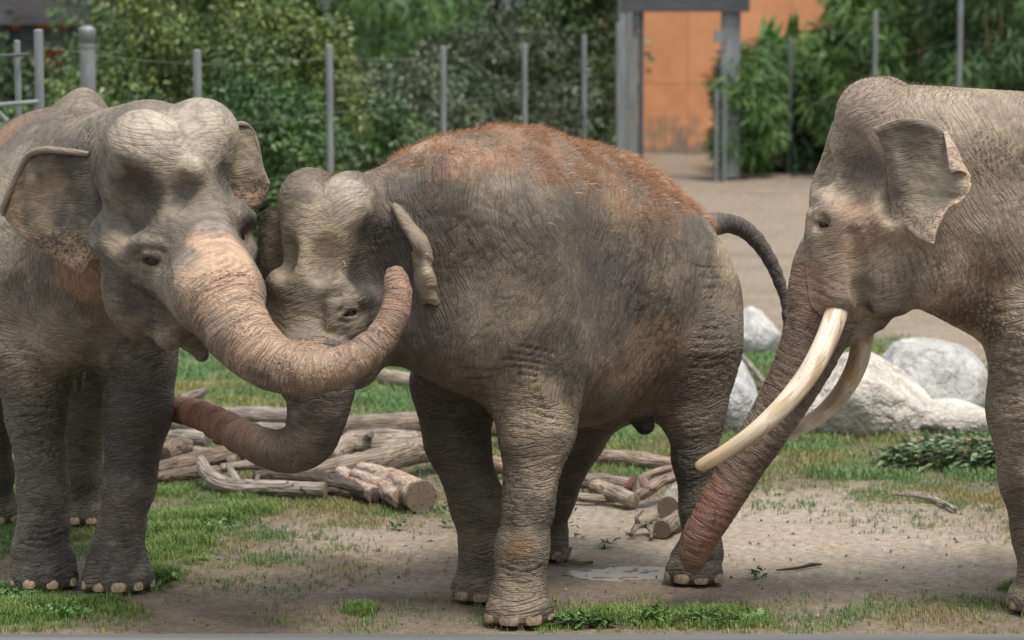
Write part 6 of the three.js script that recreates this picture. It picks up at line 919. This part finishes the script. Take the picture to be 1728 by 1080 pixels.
  eyes(H, t); nails(t, nailMat(0.6, 0.52, 0.42));
  const earCol = (x, y, z, u, v) => { const c = skinBase(x, y, z, [0.15, 0.13, 0.105], [0.36, 0.31, 0.24], -0.05); const m = Math.max(sst(0.55, 0.95, v), sst(0.7, 1, u)); const n = noise(x * 60, y * 60, z * 60) + 0.5 * noise(x * 110, y * 110, z * 110); mix3(c, [0.56, 0.44, 0.32], m * 0.85 * sst(-0.2, 0.15, n + m - 0.75)); const d = sst(0.35, 0.1, Math.hypot((u - 0.55) * 1.2, v - 0.6)); mix3(c, [0.46, 0.41, 0.29], d * 0.8); mix3(c, [0.50, 0.42, 0.32], 0.8 * sst(0.05, 0, v)); return c; };
  const rows = [[[1475, 215, 0.50], [1497, 207, 0.57], [1522, 200, 0.62], [1552, 200, 0.64], [1580, 208, 0.63], [1598, 222, 0.62]], [[1490, 240, 0.50], [1508, 232, 0.57], [1535, 228, 0.62], [1568, 234, 0.66], [1600, 248, 0.66], [1622, 268, 0.64]], [[1498, 275, 0.50], [1513, 270, 0.58], [1540, 272, 0.61], [1575, 280, 0.66], [1612, 292, 0.68], [1637, 300, 0.66]], [[1503, 318, 0.50], [1519, 314, 0.59], [1546, 318, 0.62], [1576, 324, 0.66], [1608, 328, 0.69], [1634, 326, 0.69]], [[1508, 352, 0.50], [1523, 350, 0.59], [1542, 358, 0.63], [1562, 363, 0.67], [1578, 364, 0.70], [1598, 354, 0.71]], [[1512, 382, 0.50], [1527, 382, 0.59], [1540, 394, 0.64], [1551, 402, 0.68], [1562, 407, 0.71], [1573, 412, 0.73]]].map(r => r.map((p, i, all) => { const [a, c, d] = p, u = i / (all.length - 1); return P(a, c, d + 0.11 - 0.055 * Math.sin(Math.PI * Math.min(1, u * 1.15)) + 0.02 * u * u); }));
  const flap = [[[1592, 218, 0.630], [1594, 219, 0.640], [1598, 223, 0.645]], [[1596, 245, 0.690], [1606, 246, 0.690], [1614, 252, 0.655]], [[1599, 270, 0.715], [1612, 272, 0.710], [1626, 276, 0.665]], [[1603, 293, 0.725], [1620, 289, 0.725], [1638, 301, 0.680]]].map(r => r.map(([a, c, d]) => P(a, c, d + 0.11)));
  ear(t, [earGeo(rows, { topRim: 1, ripple: 0.020 }, 0.018, earCol), earGeo(flap, {}, 0.013, (x, y, z) => earCol(x, y, z, 0.95, 0.8), 16, 30)], O);
  { const m = (p) => { const d = p.clone().sub(H.O), s = d.dot(H.S); return p.clone().addScaledVector(H.S, -2 * s); }; ear(t, [earGeo(rows.map(r => r.map(m)), { topRim: 1, ripple: 0.010 }, 0.020, earCol)], O); }
  const tuskTex = canvasTex(512, 128, (u, v) => { const ck = Math.abs(pn(u * 3 + 0.2 * pn(u * 8, v * 8, 8, 8, 4), v * 9, 3, 9, 2)), n = pn(u * 6, v * 5, 6, 5, 7), f = pn(u * 14, v * 40, 14, 40, 9), s = 0.93 + 0.08 * n + 0.05 * f, c = [0.93 * s, 0.895 * s, 0.81 * s]; mix3(c, [0.60, 0.45, 0.29], 0.55 * sst(0.12, 0.5, n + 0.3 * f) * sst(0.9, 0.4, u)); mix3(c, [0.40, 0.28, 0.17], 0.55 * sst(0.05, 0.0, ck) * (0.4 + 0.6 * sst(-0.2, 0.3, pn(u * 5, v * 4, 5, 4, 15)))); mix3(c, [0.45, 0.33, 0.22], 0.65 * sst(0.16, 0.0, u + 0.06 * n)); mix3(c, [0.74, 0.60, 0.40], 0.5 * sst(0.55, 0.95, u)); mix3(c, [0.42, 0.31, 0.19], 0.6 * sst(0.34, 0.10, Math.abs(v - 0.55) + 0.12 * n)); return c; }, true); tuskTex.wrapS = THREE.ClampToEdgeWrapping; tuskTex.repeat.set(0.8, 2.6);
  const TUSK = new THREE.MeshPhysicalMaterial({ map: tuskTex, roughness: 0.42, clearcoat: 0.25, clearcoatRoughness: 0.4 });
  mesh('tusk', shift(tube([[P(1424, 490, 0.44), 0.060], [P(1411, 530, 0.53), 0.057], [P(1392, 580, 0.62), 0.056], [P(1364, 631, 0.69), 0.053], [P(1323, 683, 0.73), 0.049], [P(1272, 730, 0.73), 0.043], [P(1222, 764, 0.68), 0.037], [P(1190, 782, 0.63), 0.033], [P(1180, 787, 0.615), 0.026], [P(1177, 789, 0.61), 0.017]], 60, 24), O), TUSK, t);
  mesh('tusk', shift(tube([[P(1462, 520, 0.10), 0.058], [P(1456, 565, 0.06), 0.056], [P(1446, 615, 0.02), 0.053], [P(1421, 662, -0.02), 0.049], [P(1385, 700, -0.04), 0.043], [P(1340, 727, -0.03), 0.036], [P(1300, 742, 0.0), 0.028], [P(1282, 748, 0.02), 0.010]], 50, 22), O), TUSK, t);
  mesh('hair', shift(hairGeo(body, 3500, (x, y, z, nx, ny) => sst(0.1, 0.6, ny) * sst(2.45, 2.6, y) * sst(2.4, 2.0, x), V(0.1, 0.2, 0), 0.026, 9, (r) => { const k = 0.4 + 0.7 * r(); return [0.16 * k, 0.12 * k, 0.095 * k]; }, 0.0006), O), HAIR, t);
  return { t, body, H };
}
const centre = elephantCentre(), left = elephantLeft(), right = elephantRight();
renderer.render(scene, camera);
